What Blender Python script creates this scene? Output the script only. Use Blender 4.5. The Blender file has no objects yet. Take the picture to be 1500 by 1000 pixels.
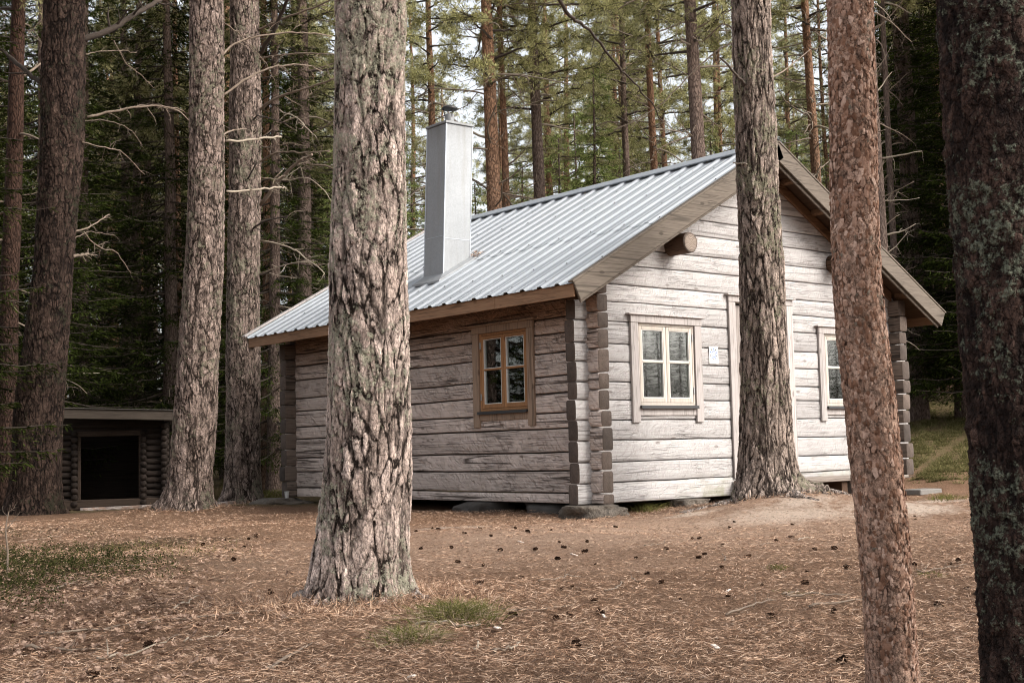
import bpy, math, random
import numpy as np
rs = np.random.default_rng(11)
random.seed(5)
SC = bpy.context.scene
COL = SC.collection
PI = math.pi

# ------------------------------------------------------------------ camera (position and axes measured from the photograph)
CAM = np.array([-10.15494, -11.03980, 0.66118])
AR = np.array([0.77506827, -0.63141896, -0.02406791])
AU = np.array([-0.03345874, -0.07904718, 0.99630922])
AF = np.array([0.63099103, 0.77140238, 0.08239344])
FPX = 1899.17
def P3(px, py, depth):
    return CAM + depth * (AF + (px - 750) / FPX * AR - (py - 500) / FPX * AU)
def azpos(px, depth):
    p = P3(px, 650, depth); return p[0], p[1]

# ------------------------------------------------------------------ numpy noise
def _h(ix, iy, iz, s):
    n = (ix.astype(np.int64) * 374761393 + iy.astype(np.int64) * 668265263 + iz.astype(np.int64) * 2147483647 + s * 1274126177) & 0xffffffff
    n = ((n ^ (n >> 13)) * 1274126177) & 0xffffffff
    n = (n ^ (n >> 16)) & 0xffffffff
    return n / 4294967295.0
def vn(x, y, z=0.0, s=0):
    x, y, z = np.broadcast_arrays(np.asarray(x, float), np.asarray(y, float), np.asarray(z, float))
    ix, iy, iz = np.floor(x), np.floor(y), np.floor(z)
    fx, fy, fz = x - ix, y - iy, z - iz
    fx, fy, fz = [f * f * (3 - 2 * f) for f in (fx, fy, fz)]
    r = 0
    for a in (0, 1):
        for b in (0, 1):
            for c in (0, 1):
                w = (fx if a else 1 - fx) * (fy if b else 1 - fy) * (fz if c else 1 - fz)
                r = r + w * _h(ix + a, iy + b, iz + c, s)
    return r * 2 - 1
def fbm(x, y, z=0.0, o=4, s=0):
    r = 0; a = 1.0; k = 1.0
    for i in range(o):
        r = r + a * vn(np.asarray(x) * k, np.asarray(y) * k, np.asarray(z) * k, s + i * 17); a *= .5; k *= 2.03
    return r
def sst(a, b, x):
    t = np.clip((x - a) / (b - a), 0, 1); return t * t * (3 - 2 * t)

# ------------------------------------------------------------------ terrain height
def gauss(x, y, cx, cy, s, sy=None):
    sy = sy or s
    return np.exp(-((x - cx) ** 2 / (2 * s * s) + (y - cy) ** 2 / (2 * sy * sy)))
def H(x, y, rough=True):
    x = np.asarray(x, float); y = np.asarray(y, float)
    dx, dy = x - CAM[0], y - CAM[1]
    s = dx * AF[0] + dy * AF[1]; lat = dx * AR[0] + dy * AR[1]
    px = 750 + FPX * lat / np.maximum(s, 2.0)
    z = -0.12 + 0 * x
    z = z + .20 * gauss(x, y, 1.35, -1.95, 1.05, .72) + .10 * gauss(x, y, 6.2, -1.0, 1.3, 1.2)
    z = z + .02 * gauss(x, y, -6.50, -5.2, .35) + .06 * gauss(x, y, -2.2, 5.9, .7) + .06 * gauss(x, y, 1.3, 11.0, .9)
    z = z - .22 * sst(19, 25, s) * (1 - sst(250, 420, px))
    hill = .165 * np.maximum(0, s - 17.6) * sst(1240, 1345, px) * (s > 0)
    hill = 3.6 * (1 - np.exp(-hill / 3.6))
    z = z + hill
    z = z + np.maximum(0, np.clip(s, 0, 140) - 34) * .035 * (s > 0)
    z = z + np.clip(s - 60, 0, 80) * .05
    if rough:
        fade = 1 - sst(40, 80, np.abs(s))
        z = z + fade * (.030 * fbm(x * .7, y * .7, 0, 3, 3) + .012 * fbm(x * 4, y * 4, 0, 3, 9) + .006 * fbm(x * 17, y * 17, 0, 2, 19))
    return z
def h1(x, y): return float(H(np.array([x]), np.array([y]))[0])

# ------------------------------------------------------------------ mesh helpers
class MB:
    def __init__(self): self.V = []; self.Q = []; self.T = []; self.n = 0
    def add(self, V, Q=None, T=None, m=0):
        V = np.asarray(V, float).reshape(-1, 3)
        if Q is not None and len(Q): self.Q.append((np.asarray(Q, int) + self.n, m))
        if T is not None and len(T): self.T.append((np.asarray(T, int) + self.n, m))
        self.V.append(V); self.n += len(V)
    def build(self, name, mats, parent=None, smooth=False, loc=None):
        V = np.concatenate(self.V); me = bpy.data.meshes.new(name)
        me.vertices.add(len(V)); me.vertices.foreach_set('co', V.astype(np.float32).ravel())
        li = []; ls = []; mi = []; st = 0
        for arr, k in ((self.Q, 4), (self.T, 3)):
            for F, m in arr:
                li.append(F.ravel()); ls.append(st + np.arange(len(F)) * k); mi.append(np.full(len(F), m)); st += len(F) * k
        li = np.concatenate(li); ls = np.concatenate(ls); mi = np.concatenate(mi)
        me.loops.add(len(li)); me.loops.foreach_set('vertex_index', li.astype(np.int32))
        me.polygons.add(len(ls)); me.polygons.foreach_set('loop_start', ls.astype(np.int32))
        me.polygons.foreach_set('material_index', mi.astype(np.int32))
        me.polygons.foreach_set('use_smooth', np.full(len(ls), bool(smooth)))
        if not isinstance(mats, (list, tuple)): mats = [mats]
        for m in mats: me.materials.append(m)
        me.update(calc_edges=True); me.validate()
        o = bpy.data.objects.new(name, me); COL.objects.link(o)
        if parent: o.parent = parent
        if loc is not None: o.location = loc
        return o
def box(mb, a, b, m=0, M=None):
    x0, y0, z0 = a; x1, y1, z1 = b
    V = np.array([[x0,y0,z0],[x1,y0,z0],[x1,y1,z0],[x0,y1,z0],[x0,y0,z1],[x1,y0,z1],[x1,y1,z1],[x0,y1,z1]], float)
    if M is not None: V = M(V)
    mb.add(V, [[0,3,2,1],[4,5,6,7],[0,1,5,4],[1,2,6,5],[2,3,7,6],[3,0,4,7]], m=m)
def bbox(mb, a, b, r=.006, m=0, M=None):
    """box with chamfered edges: 24 vertices"""
    a = np.array(a, float); b = np.array(b, float); r = min(r, *(abs(b - a) * .3))
    V = []; idx = {}
    for sx in (0, 1):
        for sy in (0, 1):
            for sz in (0, 1):
                for ax in range(3):
                    s = (sx, sy, sz); p = [ (b if s[i] else a)[i] + (0 if i == ax else (-r if s[i] else r)) for i in range(3)]
                    idx[(sx, sy, sz, ax)] = len(V); V.append(p)
    Q = []; T = []
    for ax in range(3):
        o = [i for i in range(3) if i != ax]
        for s in (0, 1):
            q = []
            for u, v in ((0,0),(1,0),(1,1),(0,1)):
                c = [0,0,0]; c[ax] = s; c[o[0]] = u; c[o[1]] = v; q.append(idx[(*c, ax)])
            flip = (s == 0) != (ax == 1)
            Q.append(q[::-1] if flip else q)
    for ax in range(3):
        o = [i for i in range(3) if i != ax]
        for u in (0, 1):
            for v in (0, 1):
                c0 = [0,0,0]; c0[o[0]] = u; c0[o[1]] = v; c1 = list(c0); c1[ax] = 1
                q = [idx[(*c0, o[0])], idx[(*c1, o[0])], idx[(*c1, o[1])], idx[(*c0, o[1])]]
                P = np.array([V[i] for i in q]); n = np.cross(P[1]-P[0], P[2]-P[0]); d = P.mean(0) - (a+b)/2
                Q.append(q if n @ d > 0 else q[::-1])
    for sx in (0, 1):
        for sy in (0, 1):
            for sz in (0, 1):
                t = [idx[(sx,sy,sz,k)] for k in range(3)]
                P = np.array([V[i] for i in t]); n = np.cross(P[1]-P[0], P[2]-P[0]); d = P.mean(0) - (a+b)/2
                T.append(t if n @ d > 0 else t[::-1])
    V = np.array(V)
    if M is not None: V = M(V)
    mb.add(V, Q, T, m)
def frames(P):
    P = np.asarray(P, float); n = len(P)
    T = np.gradient(P, axis=0); T /= np.linalg.norm(T, axis=1)[:, None] + 1e-12
    ref = np.array([1., 0, 0]) if abs(T[0][0]) < .8 else np.array([0, 1., 0])
    N = np.empty_like(P); u = ref - T[0] * (ref @ T[0]); N[0] = u / np.linalg.norm(u)
    for i in range(1, n):
        u = N[i-1] - T[i] * (N[i-1] @ T[i]); N[i] = u / (np.linalg.norm(u) + 1e-12)
    return T, N, np.cross(T, N)
def tube(mb, P, R, seg=6, m=0, cap=True, rad=None):
    P = np.asarray(P, float); n = len(P); R = np.broadcast_to(np.asarray(R, float), (n,))
    T, N, B = frames(P)
    a = np.arange(seg) * 2 * PI / seg
    rr = R[:, None] * np.ones((1, seg))
    if rad is not None: rr = rr * rad
    V = P[:, None, :] + rr[..., None] * (np.cos(a)[None, :, None] * N[:, None, :] + np.sin(a)[None, :, None] * B[:, None, :])
    V = V.reshape(-1, 3)
    i = np.arange(n - 1)[:, None]; j = np.arange(seg)[None, :]; j2 = (j + 1) % seg
    Q = np.stack([i*seg + j, i*seg + j2, (i+1)*seg + j2, (i+1)*seg + j], -1).reshape(-1, 4)
    Tt = None
    if cap:
        c0 = len(V); V = np.vstack([V, P[0], P[-1]]); jj = np.arange(seg); j3 = (jj + 1) % seg
        Tt = np.vstack([np.stack([np.full(seg, c0), j3, jj], -1), np.stack([np.full(seg, c0+1), (n-1)*seg + jj, (n-1)*seg + j3], -1)])
    mb.add(V, Q, Tt, m)
def smooth_path(pts, n):
    """Catmull-Rom through the points; returns n samples (works for any number of columns)"""
    pts = np.asarray(pts, float); k = len(pts)
    if k == 2: t = np.linspace(0, 1, n)[:, None]; return pts[0] * (1-t) + pts[1] * t
    e = np.vstack([2*pts[0]-pts[1], pts, 2*pts[-1]-pts[-2]])
    t = np.linspace(0, k-1-1e-9, n); i = t.astype(int); f = (t - i)[:, None]
    a, b, c, d = e[i], e[i+1], e[i+2], e[i+3]
    return .5 * ((2*b) + (-a+c)*f + (2*a-5*b+4*c-d)*f*f + (-a+3*b-3*c+d)*f**3)
def kites(mb, P, D, L, W, up=(0,0,1), jit=.6, m=0, r=rs, mid=.45):
    n = len(P); L = np.broadcast_to(L, (n,))[:, None]; W = np.broadcast_to(W, (n,))[:, None]
    D = D / (np.linalg.norm(D, axis=1)[:, None] + 1e-9)
    S = np.cross(D, np.array(up)[None] + jit * r.normal(size=(n, 3))); S /= np.linalg.norm(S, axis=1)[:, None] + 1e-9
    V = np.stack([P, P + D*L*mid + S*W/2, P + D*L, P + D*L*mid - S*W/2], 1).reshape(-1, 3)
    mb.add(V, np.arange(4*n).reshape(-1, 4), m=m)
def blades(mb, P, D, L, W, r=rs, m=0, bend=.4):
    """grass blades: a bent strip of two quads/tri"""
    n = len(P); L = np.broadcast_to(L, (n,))[:, None]; W = np.broadcast_to(W, (n,))[:, None]
    D = D / np.linalg.norm(D, axis=1)[:, None]
    S = np.cross(D, r.normal(size=(n, 3))); S /= np.linalg.norm(S, axis=1)[:, None]
    out = D * np.array([1, 1, 0]); P1 = P + D*L*.5; P2 = P1 + (D + out*bend*2 - np.array([0,0,bend]))*L*.5
    V = np.stack([P - S*W/2, P + S*W/2, P1 + S*W*.4, P1 - S*W*.4, P2 + S*W*.06, P2 - S*W*.06], 1).reshape(-1, 3)
    b = np.arange(n)[:, None] * 6
    mb.add(V, np.vstack([b + [0,1,2,3], b + [3,2,4,5]]), m=m)

# ------------------------------------------------------------------ object helpers
def tag(o, label=None, cat=None, group=None, kind=None):
    if label: o['label'] = label
    if cat: o['category'] = cat
    if group: o['group'] = group
    if kind: o['kind'] = kind
    return o
def empty(name, loc=(0,0,0), rz=0):
    o = bpy.data.objects.new(name, None); COL.objects.link(o); o.location = loc; o.rotation_euler = (0,0,rz); o.empty_display_size = .2
    return o

# ------------------------------------------------------------------ materials
class NT:
    def __init__(s, name):
        s.mat = bpy.data.materials.new(name); s.mat.use_nodes = True; s.t = s.mat.node_tree; s.t.nodes.clear()
        s.out = s.t.nodes.new('ShaderNodeOutputMaterial')
    def n(s, typ, ins=None, **kw):
        nd = s.t.nodes.new('ShaderNode' + typ)
        for k, v in kw.items(): setattr(nd, k, v)
        for k, v in (ins or {}).items():
            sk = nd.inputs[k]
            if isinstance(v, bpy.types.NodeSocket): s.t.links.new(v, sk)
            elif isinstance(v, bpy.types.Node): s.t.links.new(v.outputs[0], sk)
            else:
                if sk.type == 'RGBA' and len(v) == 3: v = (*v, 1)
                sk.default_value = v
        return nd
    def math(s, op, a, b=0.0, c=False): return s.n('Math', {0: a, 1: b}, operation=op, use_clamp=c).outputs[0]
    def ramp(s, x, pts, interp='LINEAR'):
        r = s.n('ValToRGB', {0: x}); r.color_ramp.interpolation = interp
        el = r.color_ramp.elements
        while len(el) > 1: el.remove(el[0])
        for i, (p, c) in enumerate(pts):
            e = el[0] if i == 0 else el.new(p)
            e.position = p
            e.color = (c, c, c, 1) if isinstance(c, (int, float)) else (*c, 1)
        return r.outputs[0]
    def mix(s, f, a, b, mode='MIX'):
        nd = s.n('Mix', data_type='RGBA', blend_type=mode)
        for k, v in ((0, f), (6, a), (7, b)):
            if isinstance(v, bpy.types.NodeSocket): s.t.links.new(v, nd.inputs[k])
            else: nd.inputs[k].default_value = (*v, 1) if (k and len(v) == 3) else v
        return nd.outputs[2]
    def noise(s, vec, scale, detail=4, rough=.55, dist=0): return s.n('TexNoise', {'Vector': vec, 'Scale': scale, 'Detail': detail, 'Roughness': rough, 'Distortion': dist})
    def voro(s, vec, scale, feature='DISTANCE_TO_EDGE', rnd=1.0): return s.n('TexVoronoi', {'Vector': vec, 'Scale': scale, 'Randomness': rnd}, feature=feature)
    def mapping(s, vec, scale=(1,1,1), rot=(0,0,0), loc=(0,0,0)): return s.n('Mapping', {'Vector': vec, 'Scale': scale, 'Rotation': rot, 'Location': loc}).outputs[0]
    def bsdf(s, color, rough=.8, normal=None, **kw):
        ins = {'Base Color': color, 'Roughness': rough}
        if normal is not None: ins['Normal'] = normal
        ins.update(kw); b = s.n('BsdfPrincipled', ins); s.t.links.new(b.outputs[0], s.out.inputs[0]); return b
    def bump(s, h, dist, strength=1.0): return s.n('Bump', {'Height': h, 'Distance': dist, 'Strength': strength}).outputs[0]
    def obj(s): return s.n('TexCoord').outputs['Object']
    def geo(s): return s.n('NewGeometry')
    def warp(s, vec, scale, amt, detail=2):
        nz = s.noise(vec, scale, detail).outputs['Color']
        d = s.n('VectorMath', {0: nz, 1: (.5, .5, .5)}, operation='SUBTRACT').outputs[0]
        d = s.n('VectorMath', {0: d, 3: amt}, operation='SCALE').outputs[0]
        return s.n('VectorMath', {0: vec, 1: d}, operation='ADD').outputs[0]

def bark_mat(name, scale, zs, depth, crack, cA, cB, lich=(.30,.31,.22), lamt=.0, sub=3.2, displace=True, edge=.16, warp=.08, lscale=9, flake=.35, steps=4.0, ragged=.22, fiss=.6, net=1.0, finew=.30, micro=.5, hole=0.0):
    """plates split by ragged fissures, each plate built of flaking layers"""
    t = NT(name); o = t.obj()
    v = t.mapping(o, (1, 1, zs)); v = t.warp(v, 4, warp*1.4, 2); v = t.warp(v, 16, warp*.45, 3)
    nr = t.noise(t.mapping(o, (1, 1, .6)), 46, 4, .7).outputs[0]; nbig = t.noise(t.mapping(o, (1, 1, .5)), 6, 3, .6).outputs[0]
    rag = t.math('MULTIPLY', t.math('SUBTRACT', nr, .5), ragged*1.4)
    rag = t.math('ADD', rag, t.math('MULTIPLY', t.math('SUBTRACT', nbig, .5), ragged*1.6))
    e1 = t.math('ADD', t.voro(v, scale).outputs[0], rag)
    c1 = t.n('SeparateColor', {0: t.voro(v, scale, 'F1').outputs['Color']}).outputs[0]
    r1 = t.ramp(e1, [(0.0, 0), (edge*.4, .45), (edge, .85), (edge*2.6, 1)])
    if net < 1: r1 = t.math('ADD', t.math('MULTIPLY', r1, net), 1-net)
    # long meandering fissures
    vf = t.warp(t.mapping(o, (1, 1, zs*.55)), 9, .06, 3); nf0 = t.noise(vf, scale*.42, 3, .55).outputs[0]
    fs = t.ramp(t.math('ABSOLUTE', t.math('SUBTRACT', nf0, .5)), [(0, 0), (.022, .35), (.055, .9), (.09, 1)])
    fs = t.math('ADD', t.math('MULTIPLY', fs, fiss), 1-fiss)
    # flaking layers: terraced noise
    vs = t.warp(t.mapping(o, (1, 1, max(.35, zs*1.6))), 12, .05, 3); ns = t.noise(vs, scale*1.15*sub/2.5, 3, .6).outputs[0]
    q = t.math('MULTIPLY', ns, steps*3.0); fl = t.math('FLOOR', q); fr = t.math('SUBTRACT', q, fl)
    fr = t.ramp(fr, [(0, 0), (.16, .9), (1, 1)]); st = t.math('DIVIDE', t.math('ADD', fl, fr), steps*3.0)
    fine = t.noise(t.mapping(o, (1,1,.5)), 85, 5, .7).outputs[0]
    h = t.math('MULTIPLY', t.math('MULTIPLY', r1, fs), t.math('ADD', t.math('MULTIPLY', c1, .35), .65))
    h = t.math('ADD', t.math('MULTIPLY', h, 1-flake), t.math('MULTIPLY', st, flake*3.2))
    h = t.math('ADD', h, t.math('MULTIPLY', t.math('SUBTRACT', fine, .5), finew))
    v2 = t.warp(t.mapping(o, (1, 1, min(1, zs*1.7))), 30, .02, 2); e2 = t.math('ADD', t.voro(v2, scale*2.9).outputs[0], t.math('MULTIPLY', t.math('SUBTRACT', nr, .5), .25)); m2 = t.ramp(e2, [(0, 0), (.05, .7), (.11, 1)])
    h = t.math('SUBTRACT', h, t.math('MULTIPLY', t.math('SUBTRACT', 1.0, m2), .22*micro))
    h = t.math('SUBTRACT', h, flake*1.1)
    n3 = t.noise(o, 11, 4, .65).outputs[0]
    tone = t.math('ADD', t.math('MULTIPLY', c1, .35), t.math('ADD', t.math('MULTIPLY', n3, .8), t.math('MULTIPLY', st, .5)))
    col = t.mix(t.ramp(tone, [(.45, 0), (1.15, 1)]), cA, cB)
    dark = t.math('MULTIPLY', t.ramp(e1, [(0, 1-net), (edge*.5, 1-net*.4), (edge*1.3, 1)]), t.ramp(fs, [(1-fiss, .15 if fiss > .3 else 1), (1-fiss*.3, 1)]))
    ek = min(.9, flake*1.15 + .25); dark = t.math('MULTIPLY', dark, t.math('ADD', t.math('MULTIPLY', t.ramp(fr, [(.2, 0), (.9, 1)]), ek), 1-ek))
    tone2 = t.noise(vs, scale*.9, 2, .5).outputs[0]
    col = t.n('HueSaturation', {'Color': col, 'Value': t.math('ADD', t.math('MULTIPLY', t.ramp(tone2, [(.35, 0), (.65, 1)]), .5), .75)}).outputs[0]
    wn = t.n('TexWhiteNoise', {'W': fl}, noise_dimensions='1D').outputs['Value']
    col = t.n('HueSaturation', {'Color': col, 'Value': t.math('ADD', t.math('MULTIPLY', wn, flake*1.1), 1-flake*.5)}).outputs[0]
    dark = t.math('MULTIPLY', dark, t.math('ADD', t.math('MULTIPLY', m2, micro), 1-micro))
    if hole: dark = t.math('MULTIPLY', dark, t.ramp(t.noise(t.mapping(o, (1,1,.7)), 34, 2, .5).outputs[0], [(.30, 1-hole), (.37, 1)]))
    col = t.mix(dark, crack, col)
    col = t.mix(t.ramp(fine, [(.34, .8), (.52, 0)]), col, crack)
    if lamt > 0:
        ln = t.noise(o, lscale, 5, .75).outputs[0]; big = t.noise(o, 1.7, 2).outputs[0]
        m = t.ramp(t.math('ADD', ln, t.math('MULTIPLY', t.math('SUBTRACT', big, .5), .7)), [(.64 - lamt*.2, 0), (.70 - lamt*.2, 1)])
        cr = t.noise(o, 95, 4, .75).outputs[0]
        m = t.math('MULTIPLY', m, t.ramp(cr, [(.40, 0), (.52, .9)]))
        lc = t.mix(t.noise(o, 50, 3).outputs[0], tuple(x*.45 for x in lich), tuple(x*1.4 for x in lich))
        col = t.mix(m, col, lc); h = t.math('ADD', h, t.math('MULTIPLY', t.math('MULTIPLY', m, cr), .35))
    if displace:
        d = t.n('Displacement', {'Height': h, 'Midlevel': .6, 'Scale': depth}); t.t.links.new(d.outputs[0], t.out.inputs['Displacement'])
        t.mat.displacement_method = 'BOTH'; t.bsdf(col, .9, None, **{'Specular IOR Level': .15})
    else: t.bsdf(col, .9, t.bump(h, depth), **{'Specular IOR Level': .15})
    return t.mat

def far_bark(name, lo, hi, crack, split=(3., 7.)):
    """bark of the forest trunks: grey scaly below, flaking orange above"""
    t = NT(name); o = t.obj(); v = t.warp(t.mapping(o, (1,1,.35)), 6, .1)
    e = t.math('ADD', t.voro(v, 26).outputs[0], t.math('MULTIPLY', t.math('SUBTRACT', t.noise(v, 30, 3, .7).outputs[0], .5), .7)); r = t.ramp(e, [(0, .25), (.12, .75), (.3, 1)])
    z = t.n('SeparateXYZ', {0: o}).outputs[2]
    rnd = t.n('ObjectInfo').outputs['Random']
    z = t.math('ADD', z, t.math('MULTIPLY', t.math('SUBTRACT', t.noise(o, .8, 2).outputs[0], .5), 3.0))
    z = t.math('ADD', z, t.math('MULTIPLY', rnd, 4.0))
    k = t.n('MapRange', {0: z, 1: split[0] + 2, 2: split[1] + 3}).outputs[0]
    c = t.mix(k, lo, hi); c = t.mix(t.noise(o, 8, 4).outputs[0], c, tuple(x*.8 for x in lo))
    c = t.mix(r, crack, c)
    t.bsdf(c, .9, t.bump(r, .02), **{'Specular IOR Level': .1}); return t.mat

def leaf_mat(name, a, b, trans=.35, obvar=.25):
    t = NT(name); g = t.geo(); rnd = g.outputs['Random Per Island']; orr = t.n('ObjectInfo').outputs['Random']
    c = t.mix(rnd, a, b)
    hsv = t.n('HueSaturation', {'Color': c, 'Value': t.math('ADD', t.math('MULTIPLY', orr, obvar*2), 1-obvar)}).outputs[0]
    d = t.n('BsdfDiffuse', {'Color': hsv}); tr = t.n('BsdfTranslucent', {'Color': hsv})
    mx = t.n('MixShader', {0: trans, 1: d, 2: tr}); t.t.links.new(mx.outputs[0], t.out.inputs[0]); return t.mat

def wood_mat(name, axis, a, b, dark, adze=0.0, crack=.5, rough=.8, depth=.004, freq=1.0, top=None, algae=False):
    """weathered timber, grain along axis 0 (x), 1 (y) or 2 (z)"""
    t = NT(name); o = t.obj(); g = t.geo(); isl = g.outputs['Random Per Island']
    off = t.n('CombineXYZ', {0: t.math('MULTIPLY', isl, 13.0), 1: t.math('MULTIPLY', isl, 7.0), 2: t.math('MULTIPLY', isl, 5.0)}).outputs[0]
    o2 = t.n('VectorMath', {0: o, 1: off}, operation='ADD').outputs[0]
    sc = [9*freq, 9*freq, 9*freq]; sc[axis] = .8*freq; v = t.warp(t.mapping(o2, sc), .8, .9, 2)
    n1 = t.noise(v, 1.2, 5, .65).outputs[0]
    fine = [70*freq]*3; fine[axis] = 3*freq; n2 = t.noise(t.mapping(o2, fine), 1, 4, .6).outputs[0]
    ck = [26]*3; ck[axis] = 1.1; vv = t.warp(t.mapping(o2, ck), .6, 1.2, 2); nc = t.noise(vv, 1.0, 2, .5).outputs[0]
    ckm = t.ramp(t.math('ABSOLUTE', t.math('SUBTRACT', nc, .5)), [(0.0, 1), (.012, .8), (.03, 0)])
    ckm = t.math('MULTIPLY', ckm, t.ramp(t.noise(o2, 1.6, 2).outputs[0], [(.46, 0), (.56, 1)]))
    kn = [5]*3; kn[axis] = 2.2; kv = t.voro(t.mapping(o2, kn), 1.0, 'F1').outputs['Distance']; km = t.ramp(kv, [(.0, 1), (.07, .9), (.11, 0)])
    c = t.mix(n1, a, b); c = t.mix(t.math('MULTIPLY', t.ramp(n2, [(.35, .6), (.6, 0)]), .7), c, dark)
    val = t.math('ADD', t.math('MULTIPLY', isl, .34), .83)
    c = t.n('HueSaturation', {'Color': c, 'Value': val}).outputs[0]
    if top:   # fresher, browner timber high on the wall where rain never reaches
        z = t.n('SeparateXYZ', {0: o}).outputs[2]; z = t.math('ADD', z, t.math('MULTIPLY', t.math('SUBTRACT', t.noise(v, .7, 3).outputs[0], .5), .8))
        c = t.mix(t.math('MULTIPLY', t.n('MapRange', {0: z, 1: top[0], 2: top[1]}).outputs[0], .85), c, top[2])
    if algae:
        xyz = t.n('SeparateXYZ', {0: o}); zz = t.n('MapRange', {0: xyz.outputs[2], 1: .34, 2: .0}).outputs[0]
        xx = t.n('MapRange', {0: xyz.outputs[0], 1: 1.2, 2: 2.4}).outputs[0]
        m = t.math('MULTIPLY', t.math('MULTIPLY', zz, xx), t.ramp(t.noise(o, 6, 4).outputs[0], [(.4, 0), (.6, 1)]))
        c = t.mix(t.math('MULTIPLY', m, .75), c, (.16, .17, .07))
    # long drying checks running with the grain
    cl = [11]*3; cl[axis] = .18; cv = t.warp(t.mapping(o2, cl), .5, .5, 2); cn = t.noise(cv, 1.0, 1, .5).outputs[0]
    lm = t.ramp(t.math('ABSOLUTE', t.math('SUBTRACT', cn, .52)), [(0, 1), (.009, .85), (.018, 0)]); lm = t.math('MULTIPLY', lm, t.ramp(t.noise(o2, .9, 2).outputs[0], [(.38, 0), (.46, 1)]))
    c = t.mix(t.math('MULTIPLY', lm, crack*1.3), c, tuple(x*.2 for x in dark))
    kd = tuple(x*.7 for x in dark)
    c = t.mix(t.math('MULTIPLY', km, .75), c, kd)
    c = t.mix(t.math('MULTIPLY', ckm, crack), c, tuple(x*.25 for x in dark))
    h = t.math('SUBTRACT', t.math('MULTIPLY', n2, .3), t.math('MULTIPLY', ckm, 1.2*crack))
    h = t.math('ADD', h, t.math('MULTIPLY', n1, .5))
    if adze:
        rot = (0, .75, 0) if axis == 0 else ((-.75, 0, 0) if axis == 1 else (0, 0, .7))
        av = t.warp(t.mapping(o2, (1,1,1), rot), 5, .16, 3); s3 = [7, 7, 7]; s3[2] = 34; s3[axis] = 7
        an = t.noise(t.mapping(av, s3), 1.0, 2, .5).outputs[0]
        h = t.math('ADD', h, t.math('MULTIPLY', t.ramp(an, [(.3, 0), (.52, 1), (.75, .4)]), adze))
        c = t.mix(t.math('MULTIPLY', t.ramp(an, [(.32, .5), (.44, 0)]), min(1, adze*.35)), c, dark)
    t.bsdf(c, rough, t.bump(h, depth), **{'Specular IOR Level': .2}); return t.mat

def plain(name, col, rough=.6, metal=0., bumpd=0, nscale=30, var=.15, stretch=(1,1,1), **kw):
    t = NT(name); o = t.mapping(t.obj(), stretch); n = t.noise(o, nscale, 4, .6).outputs[0]
    c = t.mix(n, tuple(x*(1-var) for x in col), tuple(min(1, x*(1+var)) for x in col))
    t.bsdf(c, rough, t.bump(n, bumpd) if bumpd else None, Metallic=metal, **kw); return t.mat

M = {}
M['bark_big'] = bark_mat('bark_fissured_pine', 15, .32, .022, (.018,.012,.009), (.30,.225,.185), (.68,.54,.47), (.40,.385,.29), .58, sub=2.7, edge=.13, warp=.12, lscale=22, flake=.30, ragged=.30, fiss=.75)
M['bark_door'] = bark_mat('bark_ridged_pine', 15, .24, .034, (.018,.012,.009), (.18,.135,.108), (.42,.335,.285), (.26,.25,.17), .28, sub=2.6, edge=.17, warp=.14, lscale=18, flake=.25, ragged=.26, fiss=.8)
M['bark_spruce'] = bark_mat('bark_scaly_grey', 15, .40, .030, (.018,.012,.009), (.16,.115,.092), (.36,.275,.235), (.21,.20,.14), .35, sub=2.3, edge=.15, warp=.16, lscale=14, flake=.40, ragged=.32, fiss=.5)
M['bark_shade'] = bark_mat('bark_scaly_shaded', 15, .40, .032, (.007,.004,.003), (.026,.016,.012), (.095,.062,.048), (.05,.05,.03), .3, sub=2.3, edge=.15, warp=.16, lscale=14, flake=.40, ragged=.32, fiss=.5)  # grey scaly bark again, with the left side's shade put into its colour
M['bark_red'] = bark_mat('bark_flaking_red_pine', 34, .62, .010, (.030,.014,.009), (.17,.085,.052), (.52,.35,.265), (.24,.23,.18), .12, sub=2.6, edge=.07, warp=.14, lscale=26, flake=.42, steps=2.6, ragged=.14, fiss=.3, net=.55, finew=.12, micro=.35, hole=.8)
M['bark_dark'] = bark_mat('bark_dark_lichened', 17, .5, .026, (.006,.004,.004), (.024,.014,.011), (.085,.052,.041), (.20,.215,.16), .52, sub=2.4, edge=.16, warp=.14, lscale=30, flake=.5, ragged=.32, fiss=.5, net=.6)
M['far_bark'] = far_bark('bark_forest_pine', (.24,.155,.11), (.46,.245,.14), (.045,.026,.018))
M['far_grey'] = far_bark('bark_forest_grey', (.21,.155,.13), (.29,.20,.15), (.045,.03,.024), (6, 14))
M['deadwood'] = plain('dead_branch_wood', (.18,.135,.10), .85, 0, .002, 18, .5)
M['deadpale'] = plain('pale_bare_branch', (.31,.255,.195), .85, 0, .002, 18, .4)
M['branch_bark'] = plain('branch_bark', (.05,.036,.027), .9, 0, .003, 22, .5)
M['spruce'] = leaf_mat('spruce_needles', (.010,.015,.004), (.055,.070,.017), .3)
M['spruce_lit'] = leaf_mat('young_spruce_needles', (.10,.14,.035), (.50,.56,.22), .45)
M['pine'] = leaf_mat('pine_needles', (.10,.105,.028), (.66,.62,.33), .45)
M['grass'] = leaf_mat('grass_blades', (.07,.08,.02), (.22,.20,.075), .3, .0)
M['strawgrass'] = leaf_mat('dry_grass_blades', (.26,.19,.12), (.42,.33,.23), .2, .0)
M['bank'] = leaf_mat('mossy_bank_blades', (.07,.075,.025), (.24,.21,.10), .3, .0)
M['cover'] = leaf_mat('berry_shrub_leaves', (.018,.024,.008), (.072,.070,.026), .25, .0)
M['dryleaf'] = leaf_mat('dry_brown_leaves', (.09,.05,.032), (.42,.29,.22), .15, .0)
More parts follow.
